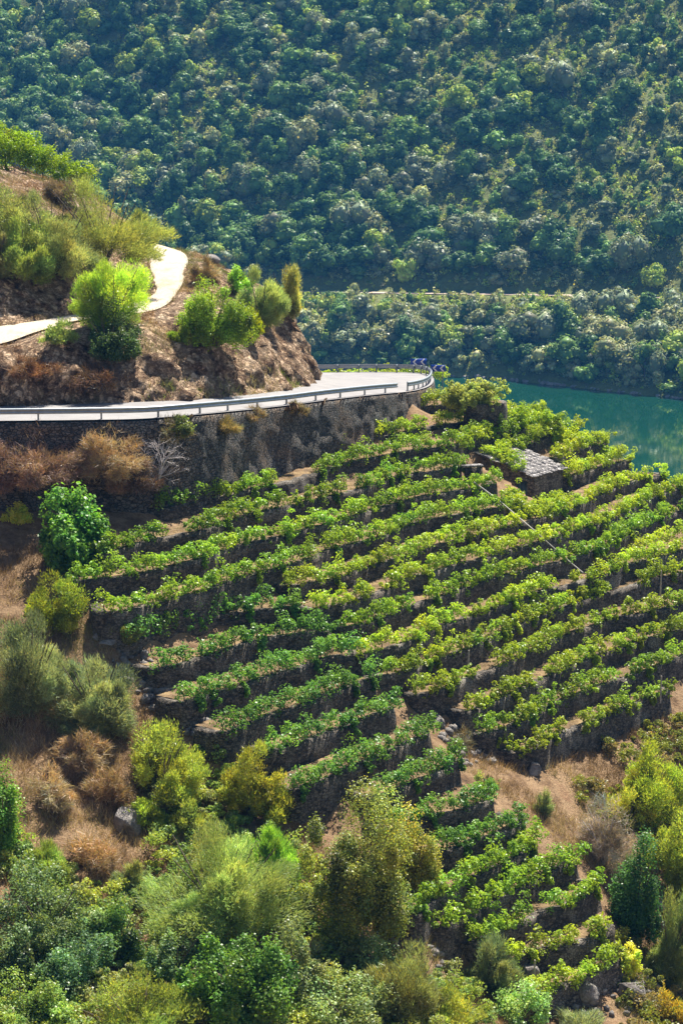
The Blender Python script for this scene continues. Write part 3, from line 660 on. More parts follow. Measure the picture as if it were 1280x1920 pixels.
# ------------------------------------------------------------------ hut, bastion, slab, pipe, stakes
def hut():
    zN = -31.1; Nn = atZ(1000, 938, zN)[:2]; a = np.array([0.6, 0.8]); b = np.array([-0.8, 0.6]); LA, LB = 4.5, 5.1; t = 0.5
    e = empty("stone_hut", (Nn[0], Nn[1], zN), "small ruined stone hut with a pale slate roof half covered by vines", "hut"); off = np.array([Nn[0], Nn[1], 0])
    zt = lambda q: -29.12 + 1.35 * q / LB              # wall tops climb uphill
    def panel(p0, p1, z0, zt0, zt1, name, holes=()):
        d = p1 - p0; L = np.linalg.norm(d); d = d / L; nrm = np.array([d[1], -d[0]]); mb = MB()
        xs = sorted({0.0, L, *[h[0] for h in holes], *[h[1] for h in holes]})
        for x0, x1 in zip(xs[:-1], xs[1:]):
            hole = next((h for h in holes if x0 >= h[0] - 1e-6 and x1 <= h[1] + 1e-6), None)
            spans = [(z0, None)] if hole is None else [(hole[2], None)]
            for lo, _ in spans:
                n = max(1, int((x1 - x0) / 0.3))
                X = np.linspace(x0, x1, n + 1); Zt = zt0 + (zt1 - zt0) * X / L; nz = 8
                for side, sg in ((0.0, 1), (t, -1)):
                    G_ = []
                    for x, z1 in zip(X, Zt):
                        for j in range(nz + 1):
                            z = lo + (z1 - lo) * j / nz; q = np.array([*(p0 + d * x - nrm * side), z])
                            G_.append(q)
                    G_ = np.array(G_); dd = 0.06 * vnoise(G_, 0.35) + 0.05 * vnoise(G_, 0.9)
                    edge = np.zeros(len(G_)); G_[:, :2] += nrm * (dd * sg)[:, None]
                    fq = gridfaces(n + 1, nz + 1); mb.add(G_ - np.array([off[0], off[1], zN]), fq if sg > 0 else fq[:, ::-1])
                # top, bottom, ends
                for (xa, za0, za1) in ((x0, lo, zt0 + (zt1 - zt0) * x0 / L), (x1, lo, zt0 + (zt1 - zt0) * x1 / L)):
                    q = [np.array([*(p0 + d * xa), za0]), np.array([*(p0 + d * xa - nrm * t), za0]), np.array([*(p0 + d * xa - nrm * t), za1]), np.array([*(p0 + d * xa), za1])]
                    mb.add(np.array(q) - np.array([off[0], off[1], zN]), [(0, 1, 2, 3)])
                za = zt0 + (zt1 - zt0) * x0 / L; zb = zt0 + (zt1 - zt0) * x1 / L
                for p_, q_ in ((za, zb), (lo, lo)):
                    q = [np.array([*(p0 + d * x0), p_]), np.array([*(p0 + d * x1), q_]), np.array([*(p0 + d * x1 - nrm * t), q_]), np.array([*(p0 + d * x0 - nrm * t), p_])]
                    mb.add(np.array(q) - np.array([off[0], off[1], zN]), [(0, 1, 2, 3)])
        return mb.build(name, M_HUT, e)
    lo = zN - 1.2
    N0 = Nn; Rr = Nn + a * LA; L0 = Nn + b * LB; B0 = Rr + b * LB
    panel(N0, Rr, lo, -29.12, -29.12, "wall")
    wl = panel(L0, N0, lo, -27.77, -29.12, "wall", [(3.35, 4.45, -29.6)])
    panel(Rr, B0, lo, -29.12, -27.77, "wall"); panel(B0, L0, lo, -27.77, -27.77, "wall")
    # doorway leaf, set back
    d = (N0 - L0) / LB; nrm = np.array([d[1], -d[0]]); c = L0 + d * 3.9 - nrm * 0.34
    mb = MB(); mb.box(np.array([c[0], c[1], -30.75]) - np.array([off[0], off[1], zN]), 1.1, 0.06, 2.3, (*d, 0))
    for k in (-0.36, 0, 0.36): mb.box(np.array([*(c + d * k + nrm * 0.045), -30.7]) - np.array([off[0], off[1], zN]), 0.3, 0.03, 2.0, (*d, 0))
    mb.build("door", M_DOOR, e)
    mb = MB(); c = L0 + d * 3.9 + nrm * 0.03; mb.box(np.array([c[0], c[1], -29.52]) - np.array([off[0], off[1], zN]), 1.6, 0.2, 0.16, (*d, 0)); mb.build("lintel", M_HUT, e)
    # slate roof: overlapping irregular slabs on one slope
    rng = np.random.default_rng(5); mb = MB(); sl_ = 1.35 / LB; n2 = np.array([*( -b * sl_), 1.0]); 
    up = np.array([*b, sl_]); up /= np.linalg.norm(up); aa = np.array([*a, 0]); nz = np.cross(aa, up); nz *= np.sign(nz[2])
    y = -0.3; r = 0
    while y < LB + 0.1:
        x = -0.3 - rng.random() * 0.4
        while x < LA + 0.15:
            wv = rng.uniform(0.3, 1.0); ln = rng.uniform(0.6, 0.95)
            c = np.array([*(N0 + a * (x + wv / 2)), -29.1]) + up * (y + ln / 2) + nz * (0.05 + 0.004 * (r % 2) + rng.random() * 0.035)
            upj = up + nz * (-0.045 + rng.normal() * 0.015) + aa * rng.normal() * 0.18; upj /= np.linalg.norm(upj)
            axj = np.cross(upj, nz); axj /= np.linalg.norm(axj); azj = np.cross(axj, upj) 
            mb.box(c - np.array([off[0], off[1], zN]), wv - 0.015, ln, 0.05, axj, upj, azj * np.sign(azj[2])); x += wv
        y += rng.uniform(0.38, 0.6); r += 1
    mb.build("roof", M_SLATE, e)
    mb = MB()
    for k in range(9):                                                        # coping stones along the sloping left wall
        q = k / 8 * 2.2; c = L0 + d * (q * 0.95 + 0.1) - nrm * 0.22
        mb.box(np.array([c[0], c[1], -27.70 - 1.35 * q * 0.95 / LB]) - np.array([off[0], off[1], zN]), 0.26, 0.6, 0.12, (*d, -0.26))
    mb.build("coping", M_SLATE, e)
    return N0, a, b
N0, HA_, HB_ = hut()
def bastion():
    c = atD(910, 753, 170.5); r = 1.75; zt = c[2]
    e = empty("stone_bastion", (c[0], c[1], zt - 1.9), "round dry stone bastion holding a bushy vine below the road bend", "stone bastion")
    an = np.linspace(0, 2 * PI, 40, endpoint=False); V = []; nv = 8
    for j in range(nv):
        t = j / (nv - 1)
        for q in an:
            p = np.array([math.cos(q) * (r + 0.2 * (1 - t)), math.sin(q) * (r + 0.2 * (1 - t)), -0.9 + 2.8 * t]); p[:2] *= 1 + 0.05 * vnoise(np.array([p * 1.0 + c]), 0.5)[0]; V.append(p)
    for q in an: V.append((math.cos(q) * (r - 0.4), math.sin(q) * (r - 0.4), 1.88))
    Q = [(j * 40 + k, j * 40 + (k + 1) % 40, (j + 1) * 40 + (k + 1) % 40, (j + 1) * 40 + k) for j in range(nv) for k in range(40)]
    mesh("wall", np.array(V), np.array(Q), M_WALL, e)
    V = [(math.cos(q) * (r - 0.38), math.sin(q) * (r - 0.38), 1.84 + 0.05 * math.sin(7 * q)) for q in an] + [(0, 0, 1.95)]
    mesh("soil_top", np.array(V), np.array([(k, (k + 1) % 40, 40) for k in range(40)]), M_TERR, e, smooth=True)
bastion()
def slab():
    c = atD(884, 873, 158.0); mb = MB(); e = empty("stone_slab", c - np.array([0, 0, 1.0]), "flat pale stone slab on a low block left of the hut", "stone slab")
    mb.box((0, 0, 1.0), 1.7, 0.7, 0.14, (0.96, 0.28, 0)); mb.build("slab_top", M_SLATE, e)
    mb = MB(); mb.box((0.12, 0.1, 0.2), 1.35, 0.5, 1.46, (0.96, 0.28, 0)); mb.build("block", M_WALL, e)
slab()
def pipe():
    px = [(888,913),(935,948),(975,982),(1000,1003),(1030,1030),(1062,1058),(1092,1083)]; zz = [-28.7,-29.85,-30.75,-31.35,-32.3,-33.3,-34.1]
    P = np.array([atZ(u, v - 9, z + 0.42) for (u, v), z in zip(px, zz)]); P, s = resample(P, 0.5)
    e = empty("slope_pipe", P[len(P) // 2], "thin pale pipe running straight down the terraces below the hut", "pipe"); off = np.array(e.location)
    mb = MB(); mb.tube(P - off, 0.05, 8); mb.build("pipe_run", M_PIPE, e, True)
    for i in range(3, len(P), 7):
        mb = MB(); mb.tube([P[i] - off - np.array([0, 0, 1.3]), P[i] - off - np.array([0, 0, 0.05])], 0.035, 6); mb.build("support", M_POST, e)
pipe()
def stake(u, v, z, label):
    p = atZ(u, v, z); rng = np.random.default_rng(int(u)); mb = MB()
    mb.tube([p + np.array([0, 0, -0.4]), p + np.array([0.01, 0, 0.7]), p + np.array([0.03, 0.02, 1.55])], [0.06, 0.055, 0.045], 7)
    mb.add([p + np.array([0.03 + 0.045 * math.cos(k * 2 * PI / 7), 0.02 + 0.045 * math.sin(k * 2 * PI / 7), 1.55]) for k in range(7)] + [p + np.array([0.03, 0.02, 1.57])], (), [(k, (k + 1) % 7, 7) for k in range(7)])
    tag(mb.build("vine_stake", M_WOOD), label, "stake", "wooden vine stakes")
stake(1237, 1108, -35.4, "grey wooden stake in the vine row below the pale pipe's end, right edge")
stake(1237, 1308, -40.2, "grey wooden stake at the end of the lowest right hand wall")
stake(877, 1262, -36.6, "thin stake in the straw gap of the vine row by the gully")
stake(1000, 1850, -47.4, "grey stake among the boulders in the lowest vine row")

# ------------------------------------------------------------------ shrubs and trees of the near slopes
def stems(wx, h, rng, n=7, spread=0.6, r0=0.05, top=0.75):
    mb = MB()
    for i in range(n):
        a = rng.uniform(0, 2 * PI); q = rng.uniform(0.2, spread) * wx * 0.5
        e = np.array([math.cos(a) * q, math.sin(a) * q, h * rng.uniform(0.5, top)]); m = e * np.array([0.4, 0.4, 0.5]) + rng.normal(size=3) * 0.05 * wx * 0.3
        mb.tube([np.array([math.cos(a) * 0.08, math.sin(a) * 0.08, -0.3]), m, e], [r0, r0 * 0.7, r0 * 0.3], 5)
    return mb
def limbs(wx, h, rng, r0=0.14, bare=0.25):
    mb = MB(); ptop = np.array([rng.normal() * 0.1, rng.normal() * 0.1, h * 0.7])
    mb.tube([np.array([0, 0, -0.5]), np.array([0.04, 0.02, h * 0.2]), ptop * np.array([1, 1, 0.6]), ptop], [r0 * 1.3, r0, r0 * 0.7, r0 * 0.25], 8)
    for i in range(9):
        z = h * rng.uniform(bare, 0.6); a = rng.uniform(0, 2 * PI); L = wx * rng.uniform(0.25, 0.42)
        s = np.array([0.04, 0.02, z]); e = s + np.array([math.cos(a) * L, math.sin(a) * L, h * rng.uniform(0.1, 0.28)])
        mb.tube([s, (s + e) / 2 + np.array([0, 0, 0.05 * h]), e], [r0 * 0.45, r0 * 0.3, r0 * 0.1], 5)
    return mb
SHN = [0]
def bush_lumps(W, H, n, rng, rr, tall=False):
    """Several ragged sub-bushes grown together."""
    m = int(np.clip(2 + W * 0.9, 3, 8)); Cs, Rs = [], []
    for i in range(m):
        a = rng.uniform(0, 2 * PI); off = W * (0.05 if i == 0 else rng.uniform(0.16, 0.36)); w_ = W * ((0.85 if tall else 0.72) if i == 0 else rng.uniform(0.44, 0.66)); h_ = H * (1.0 if i == 0 else rng.uniform(0.4, 0.78) if not tall else rng.uniform(0.6, 0.95))
        C, rad = crown_lumps(w_, w_, h_, rng, max(5, n // m), 0.05 if tall and i == 0 else -0.08, rr); Cs.append(C + np.array([math.cos(a) * off, math.sin(a) * off, 0])); Rs.append(rad)
    return np.concatenate(Cs), np.concatenate(Rs)
def shrub(u, v, w, h, kind, color, label, cat="shrub", name=None, group=None, yellow=0.06, D=None, n=None, dense=1.0, leaf=0.085):
    SHN[0] += 1; rng = np.random.default_rng(500 + SHN[0])
    base = hit(u, v + h * 0.46) if D is None else atD(u, v + h * 0.46, D)
    k = base[1] / F                            # metres per photo pixel at that distance
    W, H = w * k, h * k * 1.02
    nm = name or {"leafy": "leafy_shrub", "broom": "broom_bush", "gorse": "gorse_bush", "dead": "dead_bush", "tree": "tree", "dry": "dry_bramble"}[kind]
    e = empty(nm, base, label, cat, group)
    if kind == "tree": limbs(W * 0.8, H * 0.85, rng, 0.04 + 0.014 * H).build("trunk", M_BARK, e)
    else: stems(W, H, rng, 9, 0.85, (0.02 + 0.008 * H) if kind != "dry" else 0.015, 0.7).build("stem", M_DEAD if kind == "dead" else M_BARK, e)
    area = W * H
    n = n or int(np.clip(18 + area * 2.6, 22, 70)); dry = kind in ("dead", "dry")
    C, rad = bush_lumps(W, H * (0.94 if kind in ("broom", "dry", "dead") else 1), n, rng, {"leafy": .30, "tree": .30, "gorse": .27, "broom": .30}.get(kind, .33), kind == "tree"); n = len(C)
    dn = {"leafy": 950, "tree": 950, "gorse": 1200, "broom": 2300, "dry": 650, "dead": 420}[kind]
    per = int(np.clip(area * dn * dense / n, 60, 900)); P, Nn = lump_leaves(C, rad, per, rng, {"leafy": .5, "tree": .5, "gorse": .45}.get(kind, .3), 0.25); li = np.repeat(np.arange(n), per)
    # free shoots that break the outline
    P = P + rng.normal(size=P.shape) * (0.045 + 0.012 * W)
    q = rng.choice(len(P), int(14 + area * 5)); o_ = P[q] - np.array([0, 0, H * 0.2]); o_ /= np.linalg.norm(o_, axis=1)[:, None] + 1e-6; o_ = o_ + np.array([0, 0, 0.8]) + rng.normal(size=o_.shape) * 0.35; o_ /= np.linalg.norm(o_, axis=1)[:, None]
    sl_ = rng.uniform(0.15, 0.5, len(q)) * min(1.0, H * 0.5); st_ = np.tile(np.linspace(0, 1, 12), len(q)); qi = np.repeat(np.arange(len(q)), 12)
    P = np.vstack([P, P[q][qi] + o_[qi] * (sl_[qi] * st_)[:, None] + rng.normal(size=(len(qi), 3)) * 0.035]); Nn = np.vstack([Nn, o_[qi] + rng.normal(size=(len(qi), 3)) * 0.7]); li = np.r_[li, li[q][qi]]
    if kind in ("leafy", "tree"):
        V, Q = leafquads(P, Nn + np.array([0.05, 0.1, 0.3]), leaf * (1 + 0.7 * rng.random(len(P))), rng)
    elif kind == "gorse":
        V, Q = blades(P, Nn * 0.7 + np.array([0, 0, 0.7]) + rng.normal(size=P.shape) * 0.3, 0.12 + 0.12 * rng.random(len(P)), 0.06, rng)
    else:
        out = P - np.array([0, 0, H * 0.15]); out /= np.linalg.norm(out, axis=1)[:, None] + 1e-6; br = kind == "broom"
        D_ = out * 0.7 + Nn * 0.35 + np.array([0, 0, 0.5 if br else 0.2]) + rng.normal(size=P.shape) * (0.45 if br else 0.6)
        V, Q = blades(P - D_ * 0.1, D_, (0.15 if br else 0.3) + (0.24 if br else 0.35) * rng.random(len(P)), 0.038 if kind != "dead" else 0.026, rng)
    c = tint(len(P), color, rng, 0.3, yellow)
    lt = 1 + 0.24 * rng.normal(size=(n, 1)); warm = rng.normal(size=(n, 1)) * 0.07; lc = np.hstack([lt * (1 + warm), lt, lt * (1 - warm)])
    nz = fbm(P + base, 0.4 * W, 3)[:, None]; c = np.clip((1.1 if dry else 2.1) * c * lc[li] * (1 + 0.3 * nz), 0.003, 0.8)
    mesh("twigs" if dry else "foliage", V, Q, DRY if dry else LEAF, e, c)
    return e
OL = (0.115, 0.135, 0.055); GG = (0.135, 0.165, 0.095); PG = (0.15, 0.20, 0.075); BR = (0.09, 0.18, 0.025); YL = (0.15, 0.195, 0.028); DK = (0.035, 0.085, 0.022); MG = (0.075, 0.14, 0.035)
# lower left slope
shrub(105,1125,140,120,"gorse",YL,"yellow green gorse bush directly below the dark fig tree",yellow=.2)
shrub(60,1215,170,250,"broom",GG,"grey green feathery bush at the left edge, below the gorse")
shrub(185,1270,180,220,"broom",GG,"pale grey green feathery bush leaning to the vineyard's lower left corner")
shrub(225,1175,75,60,"broom",OL,"small dull olive tuft between two vine rows at the vineyard's left edge")
shrub(8,1505,110,220,"leafy",BR,"bright green leafy shrub cut off by the left edge")
shrub(300,1415,190,180,"gorse",(0.15,0.185,0.035),"rounded yellow green shrub with a dark underside, left of the rubble path",yellow=.15)
shrub(470,1455,150,160,"gorse",(0.16,0.175,0.03),"yellowish olive shrub against the dark vine rows, right of the rounded one",yellow=.2)
shrub(270,1520,90,70,"gorse",YL,"small yellow tuft beside the grey boulder in the bracken")
shrub(410,1625,330,250,"broom",PG,"largest pale green feathery bush, low centre with a hollow dark base",yellow=.03)
shrub(505,1585,130,150,"broom",(0.12,0.22,0.03),"vivid green feathery bush on the right flank of the largest pale one")
shrub(662,1600,225,320,"tree",(0.12,0.145,0.035),"tall olive green tree with a dark trunk side, in front of the dark vine rows","tree",yellow=.15)
shrub(770,1600,130,180,"leafy",(0.16,0.165,0.035),"yellow tinged shrub just right of the tall olive tree",yellow=.25)
shrub(90,1690,220,190,"leafy",(0.10,0.15,0.06),"broad grey green shrub on the left below the straw bank")
shrub(85,1610,110,90,"broom",(0.13,0.18,0.04),"soft green crest behind the broad grey green shrub")
shrub(140,1790,190,140,"leafy",(0.06,0.11,0.05),"dark blue green shrub in the lower left shade")
shrub(225,1745,130,130,"leafy",MG,"mid green shrub between the dark shrub and the largest feathery bush")
shrub(45,1870,190,130,"leafy",(0.11,0.17,0.04),"bright green shrub filling the bottom left corner")
shrub(255,1880,270,150,"gorse",(0.14,0.185,0.045),"wide yellow green shrub along the bottom edge",yellow=.12)
shrub(430,1830,210,220,"tree",(0.06,0.13,0.025),"deep green leafy tree at the bottom, in front of the dark hollow","tree",leaf=.11)
shrub(560,1790,160,180,"leafy",(0.11,0.14,0.06),"greyish shrub right of the deep green tree")
shrub(640,1860,200,150,"leafy",PG,"pale silvery shrub along the bottom edge, centre")
shrub(760,1830,180,190,"broom",(0.13,0.15,0.06),"olive brown feathery bush left of the lowest vine walls")
shrub(850,1885,150,100,"gorse",(0.16,0.19,0.04),"yellow green low bush at the bottom edge below the willow like bush",yellow=.12)
shrub(922,1800,120,140,"broom",(0.11,0.145,0.08),"silvery willow like bush beside the lowest stone walls")
shrub(975,1885,130,90,"leafy",(0.13,0.21,0.07),"light green leafy bush at the bottom edge left of the boulders")
shrub(1095,1905,120,60,"broom",(0.14,0.17,0.10),"grey green tuft at the bottom edge right of the light green bush")
shrub(1255,1890,80,70,"gorse",(0.2,0.17,0.03),"yellow orange tuft in the bottom right corner",yellow=.3)
shrub(350,1530,100,90,"gorse",(0.14,0.17,0.04),"dull yellow green tuft above the largest feathery bush")
shrub(545,1690,90,110,"leafy",(0.08,0.12,0.04),"dark leafy shrub in the hollow between the largest feathery bush and the tall olive tree")
shrub(700,1790,110,120,"leafy",(0.11,0.15,0.06),"soft green shrub under the rubble ledge")
shrub(330,1775,120,130,"leafy",(0.07,0.115,0.045),"dark shrub in the hollow left of the deep green tree")
shrub(30,1770,110,130,"leafy",(0.085,0.13,0.055),"grey green shrub at the left edge, second from the bottom")
shrub(500,1890,130,90,"leafy",(0.12,0.165,0.06),"pale green low shrub at the bottom edge right of the deep green tree")
shrub(250,1640,90,80,"broom",(0.15,0.18,0.08),"faded broom tuft at the foot of the bracken slope")
shrub(150,1400,120,90,"dry",(0.34,0.25,0.16),"brown dead bracken clump under the pale grey green bush","dry scrub")
shrub(90,1470,110,80,"dry",(0.34,0.265,0.175),"rust dead bracken clump beside the bright green edge shrub","dry scrub")
shrub(170,1590,130,80,"dry",(0.36,0.25,0.15),"straw coloured bracken clump above the broad grey green shrub","dry scrub")
shrub(210,1470,110,90,"dry",(0.38,0.28,0.17),"brown bracken clump left of the rounded yellow green shrub","dry scrub")
# lower right slope
shrub(1195,1650,130,220,"leafy",DK,"dark cone shaped shrub beside the lowest vine rows")
shrub(1135,1545,120,170,"dead",(0.30,0.26,0.23),"dead grey brown bush in the dry grass on the lower right","dead shrub")
shrub(1225,1455,150,170,"gorse",YL,"bright yellow green bush at the right edge below the lowest long wall",yellow=.25)
shrub(1175,1510,110,90,"gorse",(0.17,0.19,0.03),"low yellow green bush left of the bright one on the right edge",yellow=.2)
shrub(1262,1590,110,170,"gorse",(0.14,0.18,0.03),"yellow green bush behind the dark cone shaped shrub",yellow=.15)
shrub(1256,1745,100,210,"broom",(0.11,0.15,0.06),"grey green feathery bush right of the dark cone shaped shrub")
shrub(1180,1790,70,70,"leafy",LY,"small bright sapling right of the lowest vine rows")
shrub(1015,1500,45,60,"broom",(0.10,0.13,0.06),"thin weed clump in the straw gully")
shrub(905,1470,50,45,"gorse",(0.12,0.15,0.06),"small green tuft at the top of the straw gully")
shrub(870,1385,60,50,"dead",(0.2,0.17,0.1),"dry brown tuft under the right hand terrace ends","dead shrub")
# around the foot of the road wall
shrub(130,985,150,175,"tree",(0.065,0.145,0.022),"dark glossy fig tree at the foot of the road wall","tree","fig_tree",yellow=.1,leaf=.17,dense=.7)
shrub(35,958,70,45,"leafy",LY,"low bright vine sprawling left of the fig tree","vine","vine_plant")
shrub(100,1035,70,60,"leafy",MG,"low weeds at the fig tree's left foot")
def drape(u, v, w, h, D, color, label):
    return shrub(u, v, w, h, "dry", color, label, "bramble", D=D)
drape(70,845,190,120,134.2,(0.29,0.19,0.15),"rust brown dry bramble hanging over the wall at the left edge")
drape(200,838,150,110,135.0,(0.33,0.24,0.155),"tawny dry bramble on the wall above the bare tree")
drape(0,870,110,110,133.6,(0.22,0.14,0.115),"dark brown dry bramble low on the wall at the left edge")
drape(330,800,90,50,138.0,(0.27,0.23,0.13),"dry grass spilling over the road wall just right of the bare tree")
drape(480,775,60,30,147.0,(0.28,0.22,0.13),"small straw tuft on the road wall's coping, midway")
drape(555,762,46,24,151.8,(0.30,0.24,0.14),"smallest straw tuft on the road wall's coping, under the rail")
drape(250,880,120,80,135.4,(0.20,0.14,0.11),"brown dry growth low on the wall left of the bare tree")
drape(420,790,70,34,143.0,(0.26,0.22,0.10),"ochre tuft hanging from the top of the road wall")
shrub(345,795,60,45,"leafy",(0.10,0.13,0.04),"green weeds growing from the wall top right of the brambles",D=137.5)
def dead_tree():
    rng = np.random.default_rng(77); b = hit(294, 968); e = empty("bare_tree", b, "bare silver grey tree in front of the road wall", "tree"); k = b[1] / F; mb = MB(); H = 175 * k
    mb.tube([(0, 0, -0.3), (0.03, 0, H * 0.18), (0.0, 0.05, H * 0.34)], [0.11, 0.085, 0.07], 8); mb.build("trunk", M_BARK, e)
    tw = MB()
    def grow(p, d, L, r, lv):
        q = [p]; dd = d.copy()
        for i in range(3):
            dd = dd + rng.normal(size=3) * 0.16 + np.array([0, 0, 0.05]); dd /= np.linalg.norm(dd); q.append(q[-1] + dd * L / 3)
        tw.tube(q, [r, r * 0.8, r * 0.65, r * 0.5], 5 if lv < 2 else 3)
        if lv < 4:
            for k_ in range(3 if lv else 4):
                j = rng.integers(1, 4); nd = dd + rng.normal(size=3) * 0.55; nd /= np.linalg.norm(nd); grow(q[j], nd, L * 0.66, r * 0.55, lv + 1)
    for a in range(6):
        d = np.array([math.cos(a * 1.05) * 0.38, math.sin(a * 1.05) * 0.38, 0.95]); grow(np.array([0, 0.03, H * (0.26 + 0.012 * a)]), d / np.linalg.norm(d), H * 0.33, 0.055, 0)
    tw.build("bare_branches", M_DEAD, e)
dead_tree()
# on the bank above the road
shrub(218,535,165,165,"broom",(0.16,0.24,0.03),"vivid yellow green broom on the bank beside the dirt track",dense=1.4)
shrub(205,620,120,110,"leafy",(0.035,0.06,0.02),"dark foliage added as shade under the vivid broom at the top of the road cut")  # added leaves, coloured near black to paint the shade below the broom
shrub(195,402,250,205,"broom",(0.14,0.165,0.05),"large olive broom on the slope above the dirt track",dense=1.3)
shrub(105,425,190,195,"broom",(0.135,0.16,0.07),"greyer broom to the left of the large olive one",dense=1.2)
shrub(50,455,125,150,"broom",(0.16,0.215,0.06),"pale green weeping broom on the upper left slope")
shrub(30,395,150,130,"gorse",(0.13,0.16,0.06),"grey green scrub at the left edge under the upper vines")
shrub(-10,470,80,120,"broom",(0.12,0.125,0.055),"dull brown bush at the left edge over the dark bank")
shrub(265,425,60,80,"broom",(0.12,0.15,0.05),"olive broom at the far side of the dirt track")
shrub(120,355,90,60,"dry",(0.24,0.19,0.13),"dry greyish scrub just below the upper vines","dry scrub")
shrub(402,580,145,155,"leafy",(0.115,0.18,0.02),"bright leafy shrub on the road cut right of the dirt track")
shrub(440,525,60,60,"leafy",(0.13,0.23,0.03),"small light green leafy shrub behind the bright one")
shrub(467,607,52,55,"gorse",(0.17,0.22,0.01),"little yellow green cushion bush on the rock face",yellow=.2)
shrub(335,625,40,36,"gorse",(0.13,0.19,0.02),"tiny green tuft on the rock face left of the bright leafy shrub")
shrub(488,555,105,125,"broom",(0.14,0.18,0.07),"grey green broom on the brow above the road bend")
shrub(540,540,70,110,"broom",(0.155,0.17,0.06),"orange tinged broom at the brow's outer tip",yellow=.25)
shrub(385,500,50,55,"dry",(0.36,0.28,0.18),"straw coloured scrub beside the top of the dirt track","dry scrub")
shrub(110,622,90,44,"gorse",(0.12,0.16,0.05),"low green bush on the near edge of the dirt track")
shrub(50,690,120,40,"dry",(0.20,0.115,0.07),"rust coloured dry growth on the road cut at the left","dry scrub")
shrub(200,700,160,60,"dry",(0.16,0.10,0.07),"brown dry growth on the shaded road cut","dry scrub")
def upper_vines(line, h, label, seed):
    rng = np.random.default_rng(seed); P, s = resample(np.array([atD(*p) for p in line]), 0.8); P = P.copy(); P[:, 2] = HC.at(P[:, 0], P[:, 1]) + h
    n2, t2 = normals2(P); e = empty("vine_row", P[len(P) // 2], label, "vine row", "vine rows on the upper hill"); off = np.array(e.location)
    P2 = np.vstack([P + np.array([0, 0.15, -0.25]), P + np.array([0, -0.2, 0.45]), P + np.array([0.3, 0.3, 1.0])]); V, Q, c = vine_plants(P2, np.tile(n2, (3, 1)), np.tile(t2, (3, 1)), 1.5, (0.27, 0.42, 0.02), rng, False); mesh("foliage", V - off, Q, LEAF, e, c)
    for i in range(0, len(P), 2):
        t = bpy.data.objects.new("trunk", trunk_meshes[i % 3]); COL.objects.link(t); t.parent = e; g = HC.at(P[i, 0], P[i, 1]); t.location = (P[i, 0] - off[0], P[i, 1] - off[1], g - off[2]); t.scale = (1, 1, 1.6)
upper_vines([(-90,300,178),(0,318,179),(60,326,180),(110,342,181),(160,368,182.5)], 0.35, "bright vine row on the crest of the upper left hill, nearer of the two", 901)
upper_vines([(-90,276,184),(0,290,185),(58,296,186)], 1.2, "bright vine row on the crest of the upper left hill, farther and higher one", 902)
# vines behind the far rail, on the bastion, over the hut
def vine_mass(P, color, size, label, seed, name="vine_plant", cat="vine", group=None):
    rng = np.random.default_rng(seed); P = np.array(P); e = empty(name, P[len(P) // 2], label, cat, group); off = np.array(e.location)
    t = np.tile([1.0, 0.0], (len(P), 1)); n_ = np.tile([0.0, 1.0], (len(P), 1)); V, Q, c = vine_plants(P, n_, t, size, color, rng, False)
    mesh("foliage", V - off, Q, LEAF, e, c); return e
P = [atD(u, 699, 199.6) - np.array([0, 0, 0.75]) for u in range(520, 830, 14)]
vine_mass(P, LY, 1.0, "sunlit vines showing under the far guardrail of the bend", 911, "vine_row", "vine row")
bc = atD(905, 752, 170.5); rb = np.random.default_rng(33)
P = [bc + np.array([rb.normal() * 1.35 - 0.7, rb.normal() * 0.9 - 0.1, rb.uniform(-0.3, 0.95)]) for q in range(36)] + [bc + np.array([rb.uniform(-3.2, -1.5), rb.uniform(-0.6, 0.8), rb.uniform(-0.9, 0.1)]) for q in range(12)]
vine_mass(P, (0.46, 0.55, 0.17), 0.8, "tall pale bushy vine crowning the round stone bastion", 912)
def on_ground(poly, n, seed):
    r_ = np.random.default_rng(seed); u0, v0 = np.min(poly, 0); u1, v1 = np.max(poly, 0); out = []
    while len(out) < n:
        q = (r_.uniform(u0, u1), r_.uniform(v0, v1))
        if inpoly(poly, np.array([q[0]]), np.array([q[1]]))[0]:
            p = hit(*q)
            if p[1] < 200: out.append(p + np.array([0, 0, r_.uniform(-0.1, 0.35)]))
            else: n -= 1
    return out
vine_mass(on_ground([(925,748),(960,760),(1010,785),(1040,812),(960,815),(905,800),(930,775)], 75, 1), LY, 1.05, "bright vines covering the ridge right of the round stone bastion", 913)
vine_mass(on_ground([(1010,790),(1080,815),(1135,838),(1150,862),(1090,850),(1030,830)], 40, 2), LY, 1.0, "bright vines along the river skyline above the hut", 917)
P = [np.array([*(N0 + HA_ * x + HB_ * y), -29.0 + 1.35 * y / 5.1 - 0.25]) for x, y in [(0.4,2.2),(0.6,3.0),(0.2,3.6),(1.2,3.3),(1.0,4.2),(2.0,4.4),(0.3,4.6),(2.8,4.9),(-0.1,1.5),(-0.15,2.6),(1.9,5.0),(3.6,5.1)]]
vine_mass(P, YG, 1.0, "vines sprawling over the left half of the hut's roof", 914)
P = [atD(u, v, d) for u, v, d in [(870,838,162),(960,838,169),(890,822,163.5),(940,826,169.5),(970,842,169.5),(905,824,166.5),(985,836,170)]]
vine_mass(P, YG, 1.2, "tangle of vines on the terrace end behind the hut", 915)
vine_mass(on_ground([(950,930),(985,968),(1045,948),(1075,925),(1062,945),(1000,990),(945,968)], 26, 3), YG, 1.0, "vines growing along the front of the stone hut", 918)
P = [atD(u, v, d) for u, v, d in [(960,938,158),(966,955,157.4),(953,950,157.4)]]
vine_mass(P, G, 1.0, "single rounded vine in front of the hut's dark doorway", 916)
